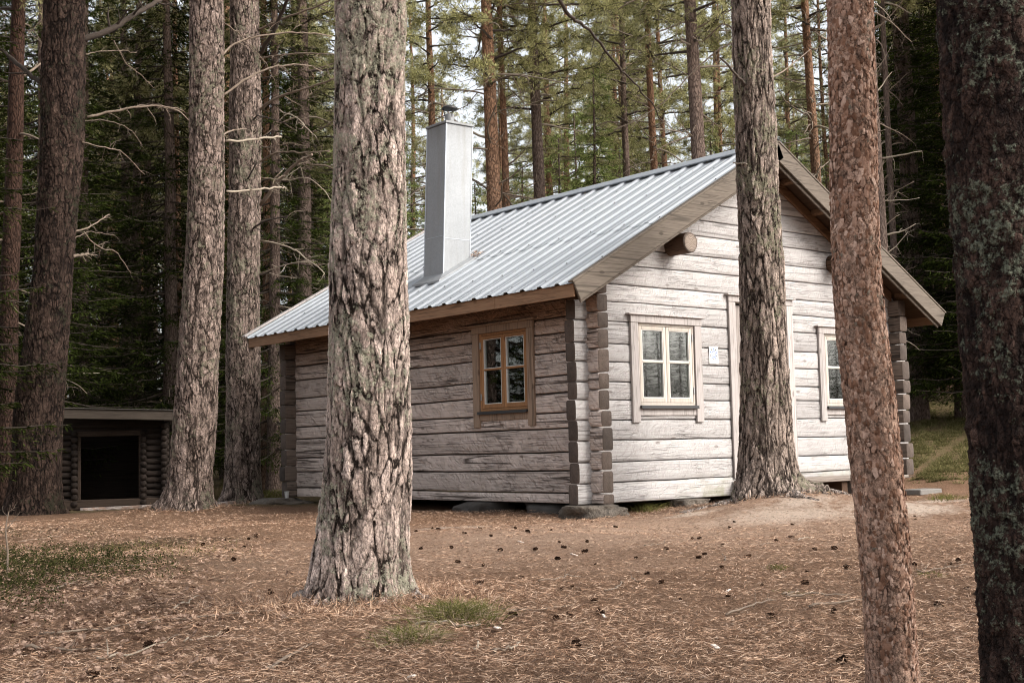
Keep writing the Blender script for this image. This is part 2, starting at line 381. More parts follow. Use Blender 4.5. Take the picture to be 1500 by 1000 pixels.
def needle_mat():
    t = NT('fallen_needles'); r = t.geo().outputs['Random Per Island']
    c = t.ramp(r, [(0, (.035,.017,.010)), (.22, (.16,.085,.05)), (.5, (.37,.218,.135)), (.8, (.59,.385,.255)), (1, (.76,.56,.42))])
    t.bsdf(c, .65, None, **{'Specular IOR Level': .3}); return t.mat
M['needles'] = needle_mat()


def ground_mat():
    t = NT('forest_floor'); o = t.obj()
    n1 = t.noise(o, 1.3, 5, .6).outputs[0]; n2 = t.noise(o, 38, 5, .7).outputs[0]; n3 = t.noise(o, 9, 4, .6).outputs[0]
    vv = t.warp(o, 18, .06, 2); fib = t.noise(t.mapping(vv, (55, 170, 40), (0, 0, .6)), 1, 3, .7).outputs[0]; fib2 = t.noise(t.mapping(vv, (170, 50, 40), (0, 0, .3)), 1, 3, .7).outputs[0]
    f = t.math('MULTIPLY', t.math('ADD', fib, fib2), .5)
    c = t.ramp(f, [(.35, (.025,.013,.008)), (.44, (.15,.083,.05)), (.54, (.37,.225,.145)), (.65, (.58,.40,.28))])
    c = t.mix(t.ramp(n1, [(.36, .5), (.6, 0)]), c, (.17,.095,.058))
    xyz = t.n('SeparateXYZ', {0: o})
    def blob(cx, cy, s, sy, edge=(.25, .8), nz=.7):
        dx = t.math('DIVIDE', t.math('SUBTRACT', xyz.outputs[0], cx), s); dy = t.math('DIVIDE', t.math('SUBTRACT', xyz.outputs[1], cy), sy)
        d = t.math('SQRT', t.math('ADD', t.math('MULTIPLY', dx, dx), t.math('MULTIPLY', dy, dy)))
        d = t.math('SUBTRACT', 1.0, d); d = t.math('ADD', d, t.math('MULTIPLY', t.math('SUBTRACT', t.math('ADD', t.math('MULTIPLY', n3, .6), t.math('MULTIPLY', n1, .4)), .5), nz*3))
        return t.ramp(d, [(edge[0], 0), (edge[1], 1)])
    sand = (.68, .575, .485)
    for b in ((.1, -2.7, 1.5, .9), (1.7, -3.0, 1.5, .8), (3.2, -2.0, 1.8, .8), (-.1, -1.6, .7, .35), (.9, -2.3, .9, .3), (-1.1, 3.6, .8, .5), (1.0, -1.1, 1.0, .45), (-2.2, -.3, .7, .25)):
        c = t.mix(t.math('MULTIPLY', t.math('MULTIPLY', blob(*b), t.ramp(n2, [(.30, .35), (.46, 1)])), .95), c, sand)
    c = t.mix(t.math('MULTIPLY', t.math('MULTIPLY', blob(-1.6, -2.6, 6.0, 3.6, (.1, 1.1), .5), t.ramp(n2, [(.34, .25), (.52, 1)])), .75), c, (.63,.445,.33))
    moss_shade = (.04, .032, .016)  # moss and soil tone, deepened to put shade into the left ground
    for b in ((-7.6, -1.6, 3.0, 2.6), (-5.2, .6, 2.0, .8), (-6.0, 3.5, 3.0, 2.2)):
        c = t.mix(t.math('MULTIPLY', blob(*b), .7), c, moss_shade)
    # mossy bank rising behind the cabin with a bare trodden track across it
    g = t.math('MULTIPLY', t.n('MapRange', {0: t.math('ADD', t.math('MULTIPLY', xyz.outputs[0], .631), t.math('MULTIPLY', xyz.outputs[1], .771)), 1: 3.6, 2: 5.0}).outputs[0], t.ramp(n3, [(.36, .35), (.52, 1)]))
    c = t.mix(t.math('MULTIPLY', g, .75), c, t.mix(t.ramp(n2, [(.35, 0), (.6, 1)]), (.035,.035,.012), (.17,.155,.065)))
    c = t.mix(t.math('MULTIPLY', t.ramp(n2, [(.35, .6), (.5, 0)]), .6), c, (.07,.04,.025))
    h = t.math('ADD', t.math('MULTIPLY', f, 1.0), t.math('MULTIPLY', n2, .8))
    t.bsdf(c, .95, t.bump(h, .06), **{'Specular IOR Level': .1}); return t.mat
M['ground'] = ground_mat()

# cabin materials
M['gable_log'] = wood_mat('silvered_log', 0, (.355,.338,.332), (.445,.43,.425), (.225,.19,.175), 1.0, .38, depth=.006, algae=True)
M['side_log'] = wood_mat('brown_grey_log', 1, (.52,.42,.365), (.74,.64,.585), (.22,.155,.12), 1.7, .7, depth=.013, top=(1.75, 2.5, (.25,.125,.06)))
def endgrain():
    t = NT('log_end_grain'); o = t.obj(); isl = t.geo().outputs['Random Per Island']
    n = t.noise(o, 14, 4, .6).outputs[0]; n2 = t.noise(t.mapping(o, (60,60,60)), 1, 3).outputs[0]
    c = t.mix(n, (.035,.024,.018), (.105,.077,.062)); c = t.n('HueSaturation', {'Color': c, 'Value': t.math('ADD', t.math('MULTIPLY', isl, .9), .6)}).outputs[0]; c = t.mix(t.math('MULTIPLY', t.ramp(n2, [(.35,.7),(.5,0)]), .6), c, (.025,.02,.018))
    t.bsdf(c, .9, t.bump(n2, .004)); return t.mat
M['endgrain'] = endgrain()
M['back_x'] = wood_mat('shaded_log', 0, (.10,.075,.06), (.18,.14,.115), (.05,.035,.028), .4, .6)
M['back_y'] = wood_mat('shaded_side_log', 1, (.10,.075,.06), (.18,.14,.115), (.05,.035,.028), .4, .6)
M['barge'] = wood_mat('grey_board', 0, (.115,.094,.075), (.185,.153,.125), (.055,.042,.032), 0, .4, depth=.003, freq=1.4)
M['fascia'] = wood_mat('brown_board', 1, (.27,.155,.088), (.36,.22,.135), (.13,.065,.035), 0, .4, depth=.003, freq=1.4)
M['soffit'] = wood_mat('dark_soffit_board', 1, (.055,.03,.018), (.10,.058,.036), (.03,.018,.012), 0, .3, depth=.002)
M['rafter'] = wood_mat('brown_rafter', 0, (.15,.082,.045), (.22,.13,.078), (.08,.045,.028), 0, .4, depth=.002)
M['trim_grey'] = wood_mat('pale_trim_board', 2, (.36,.325,.31), (.45,.415,.40), (.23,.195,.18), 0, .4, depth=.003, freq=1.6)
M['trim_brown'] = wood_mat('tan_trim_board', 2, (.27,.185,.13), (.36,.26,.19), (.15,.095,.065), 0, .4, depth=.003, freq=1.6)
M['sash_tan'] = wood_mat('oiled_sash_wood', 2, (.30,.15,.066), (.37,.20,.098), (.18,.08,.035), 0, .1, depth=.001, freq=2)
M['sash_pale'] = wood_mat('pale_sash_wood', 2, (.44,.39,.345), (.53,.485,.435), (.33,.27,.215), 0, .1, depth=.001, freq=2)
M['white'] = plain('white_paint', (.56,.545,.52), .5)
M['sill'] = plain('black_sheet_sill', (.035,.035,.037), .45, .3)
M['door'] = wood_mat('door_planks', 2, (.26,.225,.205), (.36,.32,.30), (.16,.13,.12), 0, .3, depth=.003, freq=1.5)
M['porch'] = wood_mat('porch_planks', 0, (.19,.155,.13), (.29,.245,.215), (.10,.08,.065), 0, .5, depth=.004)
M['iron'] = plain('dark_iron', (.03,.028,.027), .5, .6)
M['hinge'] = plain('grey_hinge_steel', (.35,.35,.35), .4, .8)
M['stone'] = plain('lichened_stone', (.11,.09,.072), .9, 0, .09, 11, .75)
M['darkstone'] = plain('dark_stone', (.06,.052,.046), .9, 0, .02, 9, .4)
M['concrete'] = plain('grey_concrete', (.15,.138,.125), .9, 0, .006, 24, .3)
def roofmetal():
    t = NT('galvanised_roof_sheet'); o = t.obj(); n = t.noise(t.mapping(o, (1, 3, 1)), 1.6, 4, .6).outputs[0]; n2 = t.noise(o, 40, 3).outputs[0]
    c = t.mix(n, (.28,.30,.325), (.37,.392,.415)); c = t.mix(t.math('MULTIPLY', t.ramp(n2, [(.3,.5),(.45,0)]), .35), c, (.36,.36,.35))
    t.bsdf(c, t.ramp(n, [(.3, .42), (.7, .55)]), t.bump(n, .003), Metallic=.25); return t.mat
M['roof'] = roofmetal()
def galv():
    t = NT('galvanised_sheet'); o = t.obj(); n = t.noise(t.mapping(o, (1, 1, .3)), 3, 4, .6).outputs[0]; n2 = t.voro(o, 60, 'F1').outputs['Color']
    n2 = t.n('SeparateColor', {0: n2}).outputs[0]
    c = t.mix(n, (.23,.24,.25), (.29,.30,.312)); c = t.mix(t.math('MULTIPLY', n2, .12), c, (.55,.57,.59))
    st = t.noise(t.mapping(o, (9, 9, .7)), 1, 4, .6).outputs[0]; c = t.mix(t.math('MULTIPLY', t.ramp(st, [(.5, 0), (.68, 1)]), .35), c, (.20,.19,.175))
    zz = t.n('MapRange', {0: t.n('SeparateXYZ', {0: o}).outputs[2], 1: 4.9, 2: 5.25}).outputs[0]; c = t.mix(t.math('MULTIPLY', zz, t.math('MULTIPLY', st, .8)), c, (.10,.095,.09))
    t.bsdf(c, .6, t.bump(t.math('ADD', n, t.math('MULTIPLY', t.noise(o, 2.2, 2).outputs[0], 2.0)), .006), Metallic=.2); return t.mat
M['galv'] = galv()
M['flash'] = plain('ridge_flashing', (.42,.45,.49), .45, .5, 0, 3, .15)
M['screw'] = plain('roof_screw', (.10,.10,.10), .5, .3)
def glass():
    t = NT('window_glass'); fr = t.n('Fresnel', {'IOR': 1.52}).outputs[0]
    o = t.obj(); nz = t.bump(t.noise(o, 5, 2).outputs[0], .004)
    gl = t.n('BsdfGlossy', {'Color': (.95,.97,.96), 'Roughness': .02}); tr = t.n('BsdfTransparent', {'Color': (.80,.84,.82)})
    f = t.math('ADD', t.math('MULTIPLY', fr, 1.9), .04, True)
    mx = t.n('MixShader', {0: f, 1: tr, 2: gl}); t.t.links.new(mx.outputs[0], t.out.inputs[0]); return t.mat
M['glass'] = glass()
M['interior'] = plain('dim_interior_boards', (.16,.12,.09), .9)

# ================================================================== THE SETTING
def build_ground():
    ang0 = math.atan2(AF[1], AF[0])
    fine = np.arange(-24, 24, .11); coarse = np.arange(24, 336, 2.4)
    A = np.radians(np.concatenate([fine, coarse])) + ang0; nA = len(A)
    R = [.35]
    while R[-1] < 420: R.append(R[-1] * 1.0145 + .0)
    R = np.array(R); nR = len(R)
    x = CAM[0] + R[:, None] * np.cos(A)[None]; y = CAM[1] + R[:, None] * np.sin(A)[None]
    V = np.stack([x, y, H(x, y)], -1).reshape(-1, 3)
    i = np.arange(nR-1)[:, None]; j = np.arange(nA)[None]; j2 = (j+1) % nA
    Q = np.stack([i*nA+j, i*nA+j2, (i+1)*nA+j2, (i+1)*nA+j], -1)[:, :, ::-1].reshape(-1, 4)
    c = len(V); V = np.vstack([V, [CAM[0], CAM[1], h1(CAM[0], CAM[1])]])
    jj = np.arange(nA); T = np.stack([np.full(nA, c), jj, (jj+1) % nA], -1)
    Q = Q[:, ::-1]
    mb = MB(); mb.add(V, Q, T); o = mb.build('ground', M['ground'], smooth=True)
    tag(o, kind='structure')
build_ground()

def scatter(n, px0, px1, d0, d1, power=1.0, r=rs):
    """points spread on the ground in front of the camera position"""
    d = (d0**power + r.random(n) * (d1**power - d0**power)) ** (1/power)
    px = px0 + r.random(n) * (px1 - px0)
    x = CAM[0] + d * (AF[0] + (px-750)/FPX*AR[0]); y = CAM[1] + d * (AF[1] + (px-750)/FPX*AR[1])
    return x, y
def in_cabin(x, y, m=.0): return (x > -m) & (x < 6.1+m) & (y > -m) & (y < 6.9+m)
def litter():
    N = 380000
    x, y = scatter(N, -120, 1620, 3.2, 17, .55)
    k = ~in_cabin(x, y, -.3); n3 = fbm(x*.9, y*.9, 0, 3, 77)
    sandy = gauss(x, y, .1, -2.7, 1.3, .7) + gauss(x, y, 1.7, -3.0, 1.3, .6) + gauss(x, y, 3.2, -2.0, 1.6, .6) + gauss(x, y, -.1, -1.6, .6, .3)
    k &= rs.random(N) < (.45 + .55*sst(-.5, .4, n3))*(1-.45*gauss(x, y, -1.6, -2.6, 4.2, 2.6))
    k &= rs.random(N) > np.clip(sandy*.5 + .25*(n3 < -.35), 0, .9)
    x, y = x[k], y[k]; n = len(x)
    z = H(x, y) + .002 + rs.random(n) * .026
    a = rs.random(n) * 2*PI + .6*fbm(x*2, y*2, 0, 2, 5)
    D = np.stack([np.cos(a), np.sin(a), rs.normal(size=n)*.22], -1)
    dist = np.hypot(x - CAM[0], y - CAM[1])
    L = rs.uniform(.025, .06, n); W = rs.uniform(.0015, .0030, n) * (1 + .05*np.maximum(0, dist-6))
    mb = MB(); kites(mb, np.stack([x, y, z], -1) - D*L[:, None]*.5, D, L, W, jit=.5, mid=.5)
    o = mb.build('needle_litter', M['needles']); tag(o, 'rust brown fallen pine needles covering the ground', 'needle litter', kind='stuff')
litter()

# ================================================================== THE CABIN
Wd, Ln, PR, TH, QF, QB, EV, ZE, ZR = 6.092, 6.876, .19, .163, .43, .348, .56, 2.49, 4.524
SLOPE = (ZR-ZE)/(Wd/2+EV)
def roofz(x): return ZE + SLOPE*(np.minimum(x, Wd-x) + EV)
cabin = empty('log_cabin', (0,0,0)); tag(cabin, 'weathered grey log cabin with corrugated metal roof and steel chimney', 'cabin')

def wob(c, u, s):   # wobble of log joint c along the wall
    return .012*vn(u*.35 + c*9.1, c*3.3, 0, s) + .004*vn(u*2.2, c*5.7, 0, s+5)
def log_piece(mb, axis, face, inward, u0, u1, zlo, zhi, c, s, clip=None, endround=True):
    """one squared log; runs along `axis` from u0 to u1; outer face at `face`, thickness TH towards `inward`"""
    n = max(3, int((u1-u0)/.09)+2)
    u = np.linspace(u0, u1, n)
    lo = zlo(u) if callable(zlo) else np.full(n, zlo); hi = zhi(u) if callable(zhi) else np.full(n, zhi)
    g = .0045 if axis == 0 else .008
    lo = lo + g; hi = hi - g; hi = np.maximum(hi, lo + .02)
    r = np.minimum(.013 + .012*((1-sst(.27, .36, u-u0))*(u0 < .0) + (1-sst(.27, .36, u1-u))*(u1 > (Wd if axis == 0 else Ln))), (hi-lo)*.30)
    prof = []   # (depth fraction measured from outer face, z)
    aa = np.linspace(0, PI/2, 4)
    bul = .007*vn(u*.8, c*3.1, 1.7, s)[:, None] + .0035*vn(u*4, c*1.1, 4.2, s)[:, None]
    r = r[:, None]; lo = lo[:, None]; hi = hi[:, None]
    fl = 1.25*r   # groove depth at the joint is shallower than the height rounding
    pts_d, pts_z = [], []
    for a in aa: pts_d.append(fl*(1-np.sin(a)) + bul*np.sin(a)); pts_z.append(lo + r*(1-np.cos(a)))
    for t_ in (.3, .5, .7): pts_d.append(bul + 0*r - .004); pts_z.append(lo + r + (hi-lo-2*r)*t_)
    for a in aa[::-1]: pts_d.append(fl*(1-np.sin(a)) + bul*np.sin(a)); pts_z.append(hi - r*(1-np.cos(a)))
    for a in aa: pts_d.append(TH - fl*(1-np.sin(a))); pts_z.append(hi - r*(1-np.cos(a)))
    for a in aa[::-1]: pts_d.append(TH - fl*(1-np.sin(a))); pts_z.append(lo + r*(1-np.cos(a)))
    d = np.concatenate(pts_d, 1); z = np.concatenate(pts_z, 1); k = d.shape[1]
    U = np.repeat(u[:, None], k, 1)
    if clip is not None:
        U = np.clip(U, clip[0](z), clip[1](z))
    dd = face + inward*d
    V = np.stack([U, dd, z] if axis == 0 else [dd, U, z], -1).reshape(-1, 3)
    i = np.arange(n-1)[:, None]; j = np.arange(k)[None]; j2 = (j+1) % k
    Q = np.stack([i*k+j, i*k+j2, (i+1)*k+j2, (i+1)*k+j], -1).reshape(-1, 4)
    flip = (axis == 0) == (inward > 0)
    if not flip: Q = Q[:, ::-1]
    mb.add(V, Q, m=0)
    # end caps (slightly domed end grain)
    for e, sgn in ((0, -1), (n-1, 1)):
        ring = V[e*k:(e+1)*k]; cc = ring.mean(0); inner = cc + (ring-cc)*.86; ax = np.zeros(3); ax[axis] = sgn
        inner = inner + ax*.008; top = cc + ax*.010
        VV = np.vstack([ring, inner, top]); jj = np.arange(k); j3 = (jj+1) % k
        q = np.stack([jj, j3, k+j3, k+jj], -1); tt = np.stack([k+jj, k+j3, np.full(k, 2*k)], -1)
        if (sgn > 0) == flip: pass
        else: q = q[:, ::-1]; tt = tt[:, ::-1]
        mb.add(VV, q, tt, m=1)
def log_wall(name, axis, face, inward, U0, U1, zs, openings, seed, mat, gable=False):
    mb = MB(); rj = random.Random(seed)
    for c in range(len(zs)-1):
        zl, zh = zs[c], zs[c+1]
        flo = (lambda u, c=c, z=zl: z + (wob(c, u, seed) if c else 0*u)); fhi = (lambda u, c=c, z=zh: z + wob(c+1, u, seed))
        a, b = U0 + rj.uniform(-.02, .02), U1 + rj.uniform(-.02, .02); clip = None
        if gable and zh > 2.45:
            under = lambda z: (z + .13 - ZE)/SLOPE - EV
            a = max(U0, float(under(zl))); b = Wd - a
            if zl > 2.25: a = max(a, .0) if zl < 2.75 else a; b = Wd - a
            if b - a < .15: continue
            clip = (lambda z: np.maximum(under(z), -PR), lambda z: np.minimum(Wd-under(z), Wd+PR))
        segs = [(a, b, flo, fhi)]
        for (o0, o1, oz0, oz1) in openings:
            new = []
            for (s0, s1, f0, f1) in segs:
                if o1 <= s0 or o0 >= s1 or oz1 <= zl+.01 or oz0 >= zh-.01: new.append((s0, s1, f0, f1)); continue
                if s0 < o0: new.append((s0, o0, f0, f1))
                if o1 < s1: new.append((o1, s1, f0, f1))
                if oz0 > zl+.03: new.append((o0, o1, f0, oz0))
                if oz1 < zh-.03: new.append((o0, o1, oz1, f1))
            segs = new
        for (s0, s1, f0, f1) in segs:
            if s1-s0 > .04: log_piece(mb, axis, face, inward, s0, s1, f0, f1, c, seed, clip)
    return mb.build(name, [mat, M['endgrain']], cabin, smooth=False)
def shade(o, ang=50):
    me = o.data; me.polygons.foreach_set('use_smooth', np.ones(len(me.polygons), bool))
    try: me.set_sharp_from_angle(angle=math.radians(ang))
    except Exception: pass
gz = [0,.25,.475,.727,.974,1.205,1.41,1.64,1.87,2.125,2.36,2.58,2.82,3.03,3.27,3.48,3.70,3.92,4.14,4.36]
sz = [0,.136,.385,.604,.887,1.08,1.31,1.506,1.79,2.015,2.2,2.43,2.66]
W1 = (.80, 1.79, 1.14, 2.135); W2 = (4.38, 5.37, 1.14, 2.135); DR = (2.56, 3.60, .2, 2.46); WS = (1.06, 2.03, 1.14, 2.135)
shade(log_wall('gable_wall', 0, 0, 1, -PR, Wd+PR, gz, [W1, W2, DR], 1, M['gable_log'], True))
shade(log_wall('gable_wall', 0, Ln, -1, -PR, Wd+PR, gz, [], 2, M['back_x'], True))
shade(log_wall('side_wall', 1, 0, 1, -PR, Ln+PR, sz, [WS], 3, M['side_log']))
shade(log_wall('side_wall', 1, Wd, -1, -PR, Ln+PR, sz, [], 4, M['back_y']))
mb = MB(); box(mb, (TH+.01, TH+.01, .14), (Wd-TH-.01, Ln-TH-.01, .2)); mb.build('floor', M['interior'], cabin)
# inner partition keeps the room dim
mb = MB(); box(mb, (TH+.02, 3.4, .2), (Wd-TH-.02, 3.46, 2.5)); mb.build('partition', M['interior'], cabin)

# ---- roof
def roof_sheets():
    mb = MB(); y0, y1 = -QF, Ln+QB; per = .307; hgt = .024
    ys, zs_ = [], []; y = y0
    while y < y1:
        for dy, dz in ((0, 0), (.075, 0), (.078, .004), (.088, .004), (.091, 0), (.205, 0), (.228, hgt), (.284, hgt), (.306, .0)):
            if y+dy <= y1: ys.append(y+dy); zs_.append(dz)
        y += per
    ys.append(y1); zs_.append(0); ys = np.array(ys); zs_ = np.array(zs_); n = len(ys)
    th = math.atan(SLOPE)
    def sheet(x0, x1, lift, mirror):
        xs = np.linspace(x0, x1, 12); off = zs_[None] + lift
        jig = .0015*vn(xs[:, None]*2, ys[None]*1.5, 0, 3)
        X = xs[:, None] - math.sin(th)*off; Z = ZE + SLOPE*(xs[:, None]+EV) + math.cos(th)*off + jig
        Y = np.broadcast_to(ys[None], X.shape)
        if mirror: X = Wd - X
        V = np.stack([X, Y, Z], -1).reshape(-1, 3); k = len(xs)
        i = np.arange(k-1)[:, None]; j = np.arange(n-1)[None]
        Q = np.stack([i*n+j, (i+1)*n+j, (i+1)*n+j+1, i*n+j+1], -1).reshape(-1, 4)
        if mirror: Q = Q[:, ::-1]
        mb.add(V, Q)
    for mir in (False, True):
        sheet(-EV-.03, .95, 0, mir); sheet(.87, Wd/2-.01, .006, mir)
    o = mb.build('roof', M['roof'], cabin)
    # screws in rows across the pans
    sb = MB(); k = 0
    for xx in (-.42, .05, .55, 1.02, 1.55, 2.05, 2.55):
        yy = y0 + .04 + (.15 if k % 2 else 0); k += 1
        while yy < y1:
            zz = ZE + SLOPE*(xx+EV) + .012*(1 if xx < .9 else 1.6)
            for mir in (0, 1):
                X = xx if not mir else Wd-xx
                a = np.linspace(0, 2*PI, 7)[:-1]; nrm = np.array([(-1 if not mir else 1)*math.sin(th), 0, math.cos(th)]); tx = np.array([math.cos(th), 0, (1 if not mir else -1)*math.sin(th)])
                c = np.array([X, yy, zz]); ring = c + .009*(np.cos(a)[:, None]*tx + np.sin(a)[:, None]*np.array([0,1,0]))
                V = np.vstack([ring - nrm*.012, ring*1.0 + nrm*.002, c + nrm*.006]); jj = np.arange(6); j3 = (jj+1) % 6
                sb.add(V, np.stack([jj, j3, 6+j3, 6+jj], -1), np.stack([6+jj, 6+j3, np.full(6, 12)], -1))
            yy += per*2
    tag(sb.build('screws', M['screw'], o), kind='stuff')
    return o
roof = roof_sheets()
def along_slope(x0, x1, off0, off1, ya, yb, mir, name, mat, parent, r=.004, plumb=True):
    """board following the roof slope; off = distance below(-)/above(+) the sheet line"""
    mb = MB(); bbox(mb, (x0, ya, off0), (x1, yb, off1), r)
    V = mb.V[0]; xx = V[:, 0].copy(); zz = V[:, 2].copy()
    V[:, 2] = ZE + SLOPE*(xx+EV) + zz
    if not plumb: V[:, 0] = xx - zz*math.sin(math.atan(SLOPE))*.9; V[:, 2] = ZE + SLOPE*(xx+EV) + zz*math.cos(math.atan(SLOPE))
    if mir:
        V[:, 0] = Wd - V[:, 0]; mb.Q = [(F[:, ::-1], m) for F, m in mb.Q]; mb.T = [(F[:, ::-1], m) for F, m in mb.T]
    return mb.build(name, mat, parent)
C_ = Wd/2
for mir in (0, 1):
    along_slope(-EV-.03, C_, -.215, .012, -QF-.028, -QF-.001, mir, 'barge_board', M['barge'], roof, .005, False)
    along_slope(-EV-.01, C_, -.255, -.05, -QF+.012, -QF+.036, mir, 'barge_board', M['barge'], roof, .004, False)
    along_slope(-EV-.04, C_+.005, .013, .036, -QF-.036, -QF+.05, mir, 'verge_strip', M['barge'], roof, .002, False)
    along_slope(-EV-.03, C_, -.19, -.01, Ln+QB-.026, Ln+QB, mir, 'barge_board', M['barge'], roof, .004, False)
    along_slope(-EV-.05, C_, .034, .062, Ln+QB-.05, Ln+QB+.04, mir, 'verge_strip', M['trim_grey'], roof, .002, False)
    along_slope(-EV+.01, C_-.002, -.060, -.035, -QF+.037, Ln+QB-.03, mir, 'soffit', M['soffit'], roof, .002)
    along_slope(.12, C_, -.215, -.085, -.05, -.004, mir, 'rafter', M['rafter'], roof, .004)
    for xx in (.0, .62, 1.24, 1.86, 2.48):
        along_slope(xx, xx+.05, -.118, -.062, -QF+.04, -.05, mir, 'lookout', M['rafter'], roof, .003)
# fascia under each eave, with a joint
for mir in (0, 1):
    for (ya, yb) in ((-QF+.02, 1.0), (1.004, 4.2), (4.204, Ln+QB-.03)):
        mb = MB(); x0 = -EV+.0; bbox(mb, (x0, ya, ZE-.165+.006*vn(ya, 1)), (x0+.026, yb, ZE-.012), .004)
        if mir:
            V = mb.V[0]; V[:, 0] = Wd - V[:, 0]; mb.Q = [(F[:, ::-1], m) for F, m in mb.Q]; mb.T = [(F[:, ::-1], m) for F, m in mb.T]
        mb.build('fascia_board', M['fascia'], roof)
    y = .3
    while y < Ln:      # rafter tails below the eave
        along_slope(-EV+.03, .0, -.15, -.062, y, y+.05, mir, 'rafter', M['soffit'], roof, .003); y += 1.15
mb = MB()   # ridge cap: bent sheet
yy = np.linspace(-QF-.02, Ln+QB+.03, 40); prof = [(-.16, -.16*SLOPE+.052), (-.155, -.155*SLOPE+.058), (-.03, .055), (0, .068), (.03, .055), (.155, -.155*SLOPE+.058), (.16, -.16*SLOPE+.052)]
prof = np.array(prof); X = C_ + prof[:, 0]; Z = ZR + prof[:, 1]
V = np.stack([np.broadcast_to(X[None], (40, 7)), np.broadcast_to(yy[:, None], (40, 7)), Z[None] + .003*vn(yy*1.3, 0)[:, None]*np.ones((1, 7))], -1).reshape(-1, 3)
V2 = V - [0, 0, .012]; i = np.arange(39)[:, None]; j = np.arange(6)[None]
Q = np.stack([i*7+j, i*7+j+1, (i+1)*7+j+1, (i+1)*7+j], -1).reshape(-1, 4)
mb.add(V, Q); mb.add(V2, Q[:, ::-1]); mb.build('ridge_cap', M['flash'], roof)
# purlin ends sticking out of the gable
def purlin(x, z, r, name='purlin'):
    mb = MB(); seg = 28; n = 8; P = np.stack([np.full(n, x), np.linspace(.1, -.33, n), np.full(n, z)], -1)
    a = np.arange(seg)*2*PI/seg; rad = 1 + .03*vn(np.cos(a)*2+x, np.sin(a)*2)[None] + np.zeros((n, 1))
    tube(mb, P, np.full(n, r), seg, 0, False, rad); ring = mb.V[0].reshape(n, seg, 3)[-1]; c = ring.mean(0)
    inner = c + (ring-c)*.93 + [0, -.012, 0]; V = np.vstack([ring, inner, c+[0,-.014,0]]); jj = np.arange(seg); j3 = (jj+1) % seg
    mb.add(V, np.stack([jj, j3, seg+j3, seg+jj], -1)[:, ::1], np.stack([seg+jj, seg+j3, np.full(seg, 2*seg)], -1), 1)
    shade(mb.build(name, [M['purl'], M['rings']], cabin))
def rings():
    t = NT('purlin_end_rings'); o = t.obj(); x = t.n('SeparateXYZ', {0: o})
    dx = t.math('SUBTRACT', t.math('ABSOLUTE', t.math('SUBTRACT', x.outputs[0], Wd/2)), Wd/2-1.445); dz = t.math('SUBTRACT', x.outputs[2], 3.11)
    n = t.noise(o, 9, 3).outputs[0]; d = t.math('ADD', t.math('SQRT', t.math('ADD', t.math('MULTIPLY', dx, dx), t.math('MULTIPLY', dz, dz))), t.math('MULTIPLY', n, .02))
    w = t.math('ADD', t.math('MULTIPLY', t.math('SINE', t.math('MULTIPLY', d, 330.0)), .5), .5)
    c = t.mix(w, (.16,.12,.095), (.27,.22,.18)); c = t.mix(t.ramp(d, [(.095, 0), (.125, .85)]), c, (.07,.05,.04))
    an = t.math('ARCTAN2', dz, dx); cr = t.math('ABSOLUTE', t.math('SINE', t.math('ADD', t.math('MULTIPLY', an, 2.5), t.math('MULTIPLY', n, 1.2)))); c = t.mix(t.ramp(cr, [(0, .9), (.05, .6), (.09, 0)]), c, (.04,.03,.022))
    t.bsdf(c, .9, t.bump(w, .003)); return t.mat
M['rings'] = rings()
M['purl'] = wood_mat('dark_round_log', 1, (.07,.04,.025), (.125,.076,.05), (.08,.05,.035), 0, .8, depth=.006)
purlin(1.445, 3.11, .125); purlin(Wd-1.445, 3.11, .125); purlin(C_, 4.17, .12)

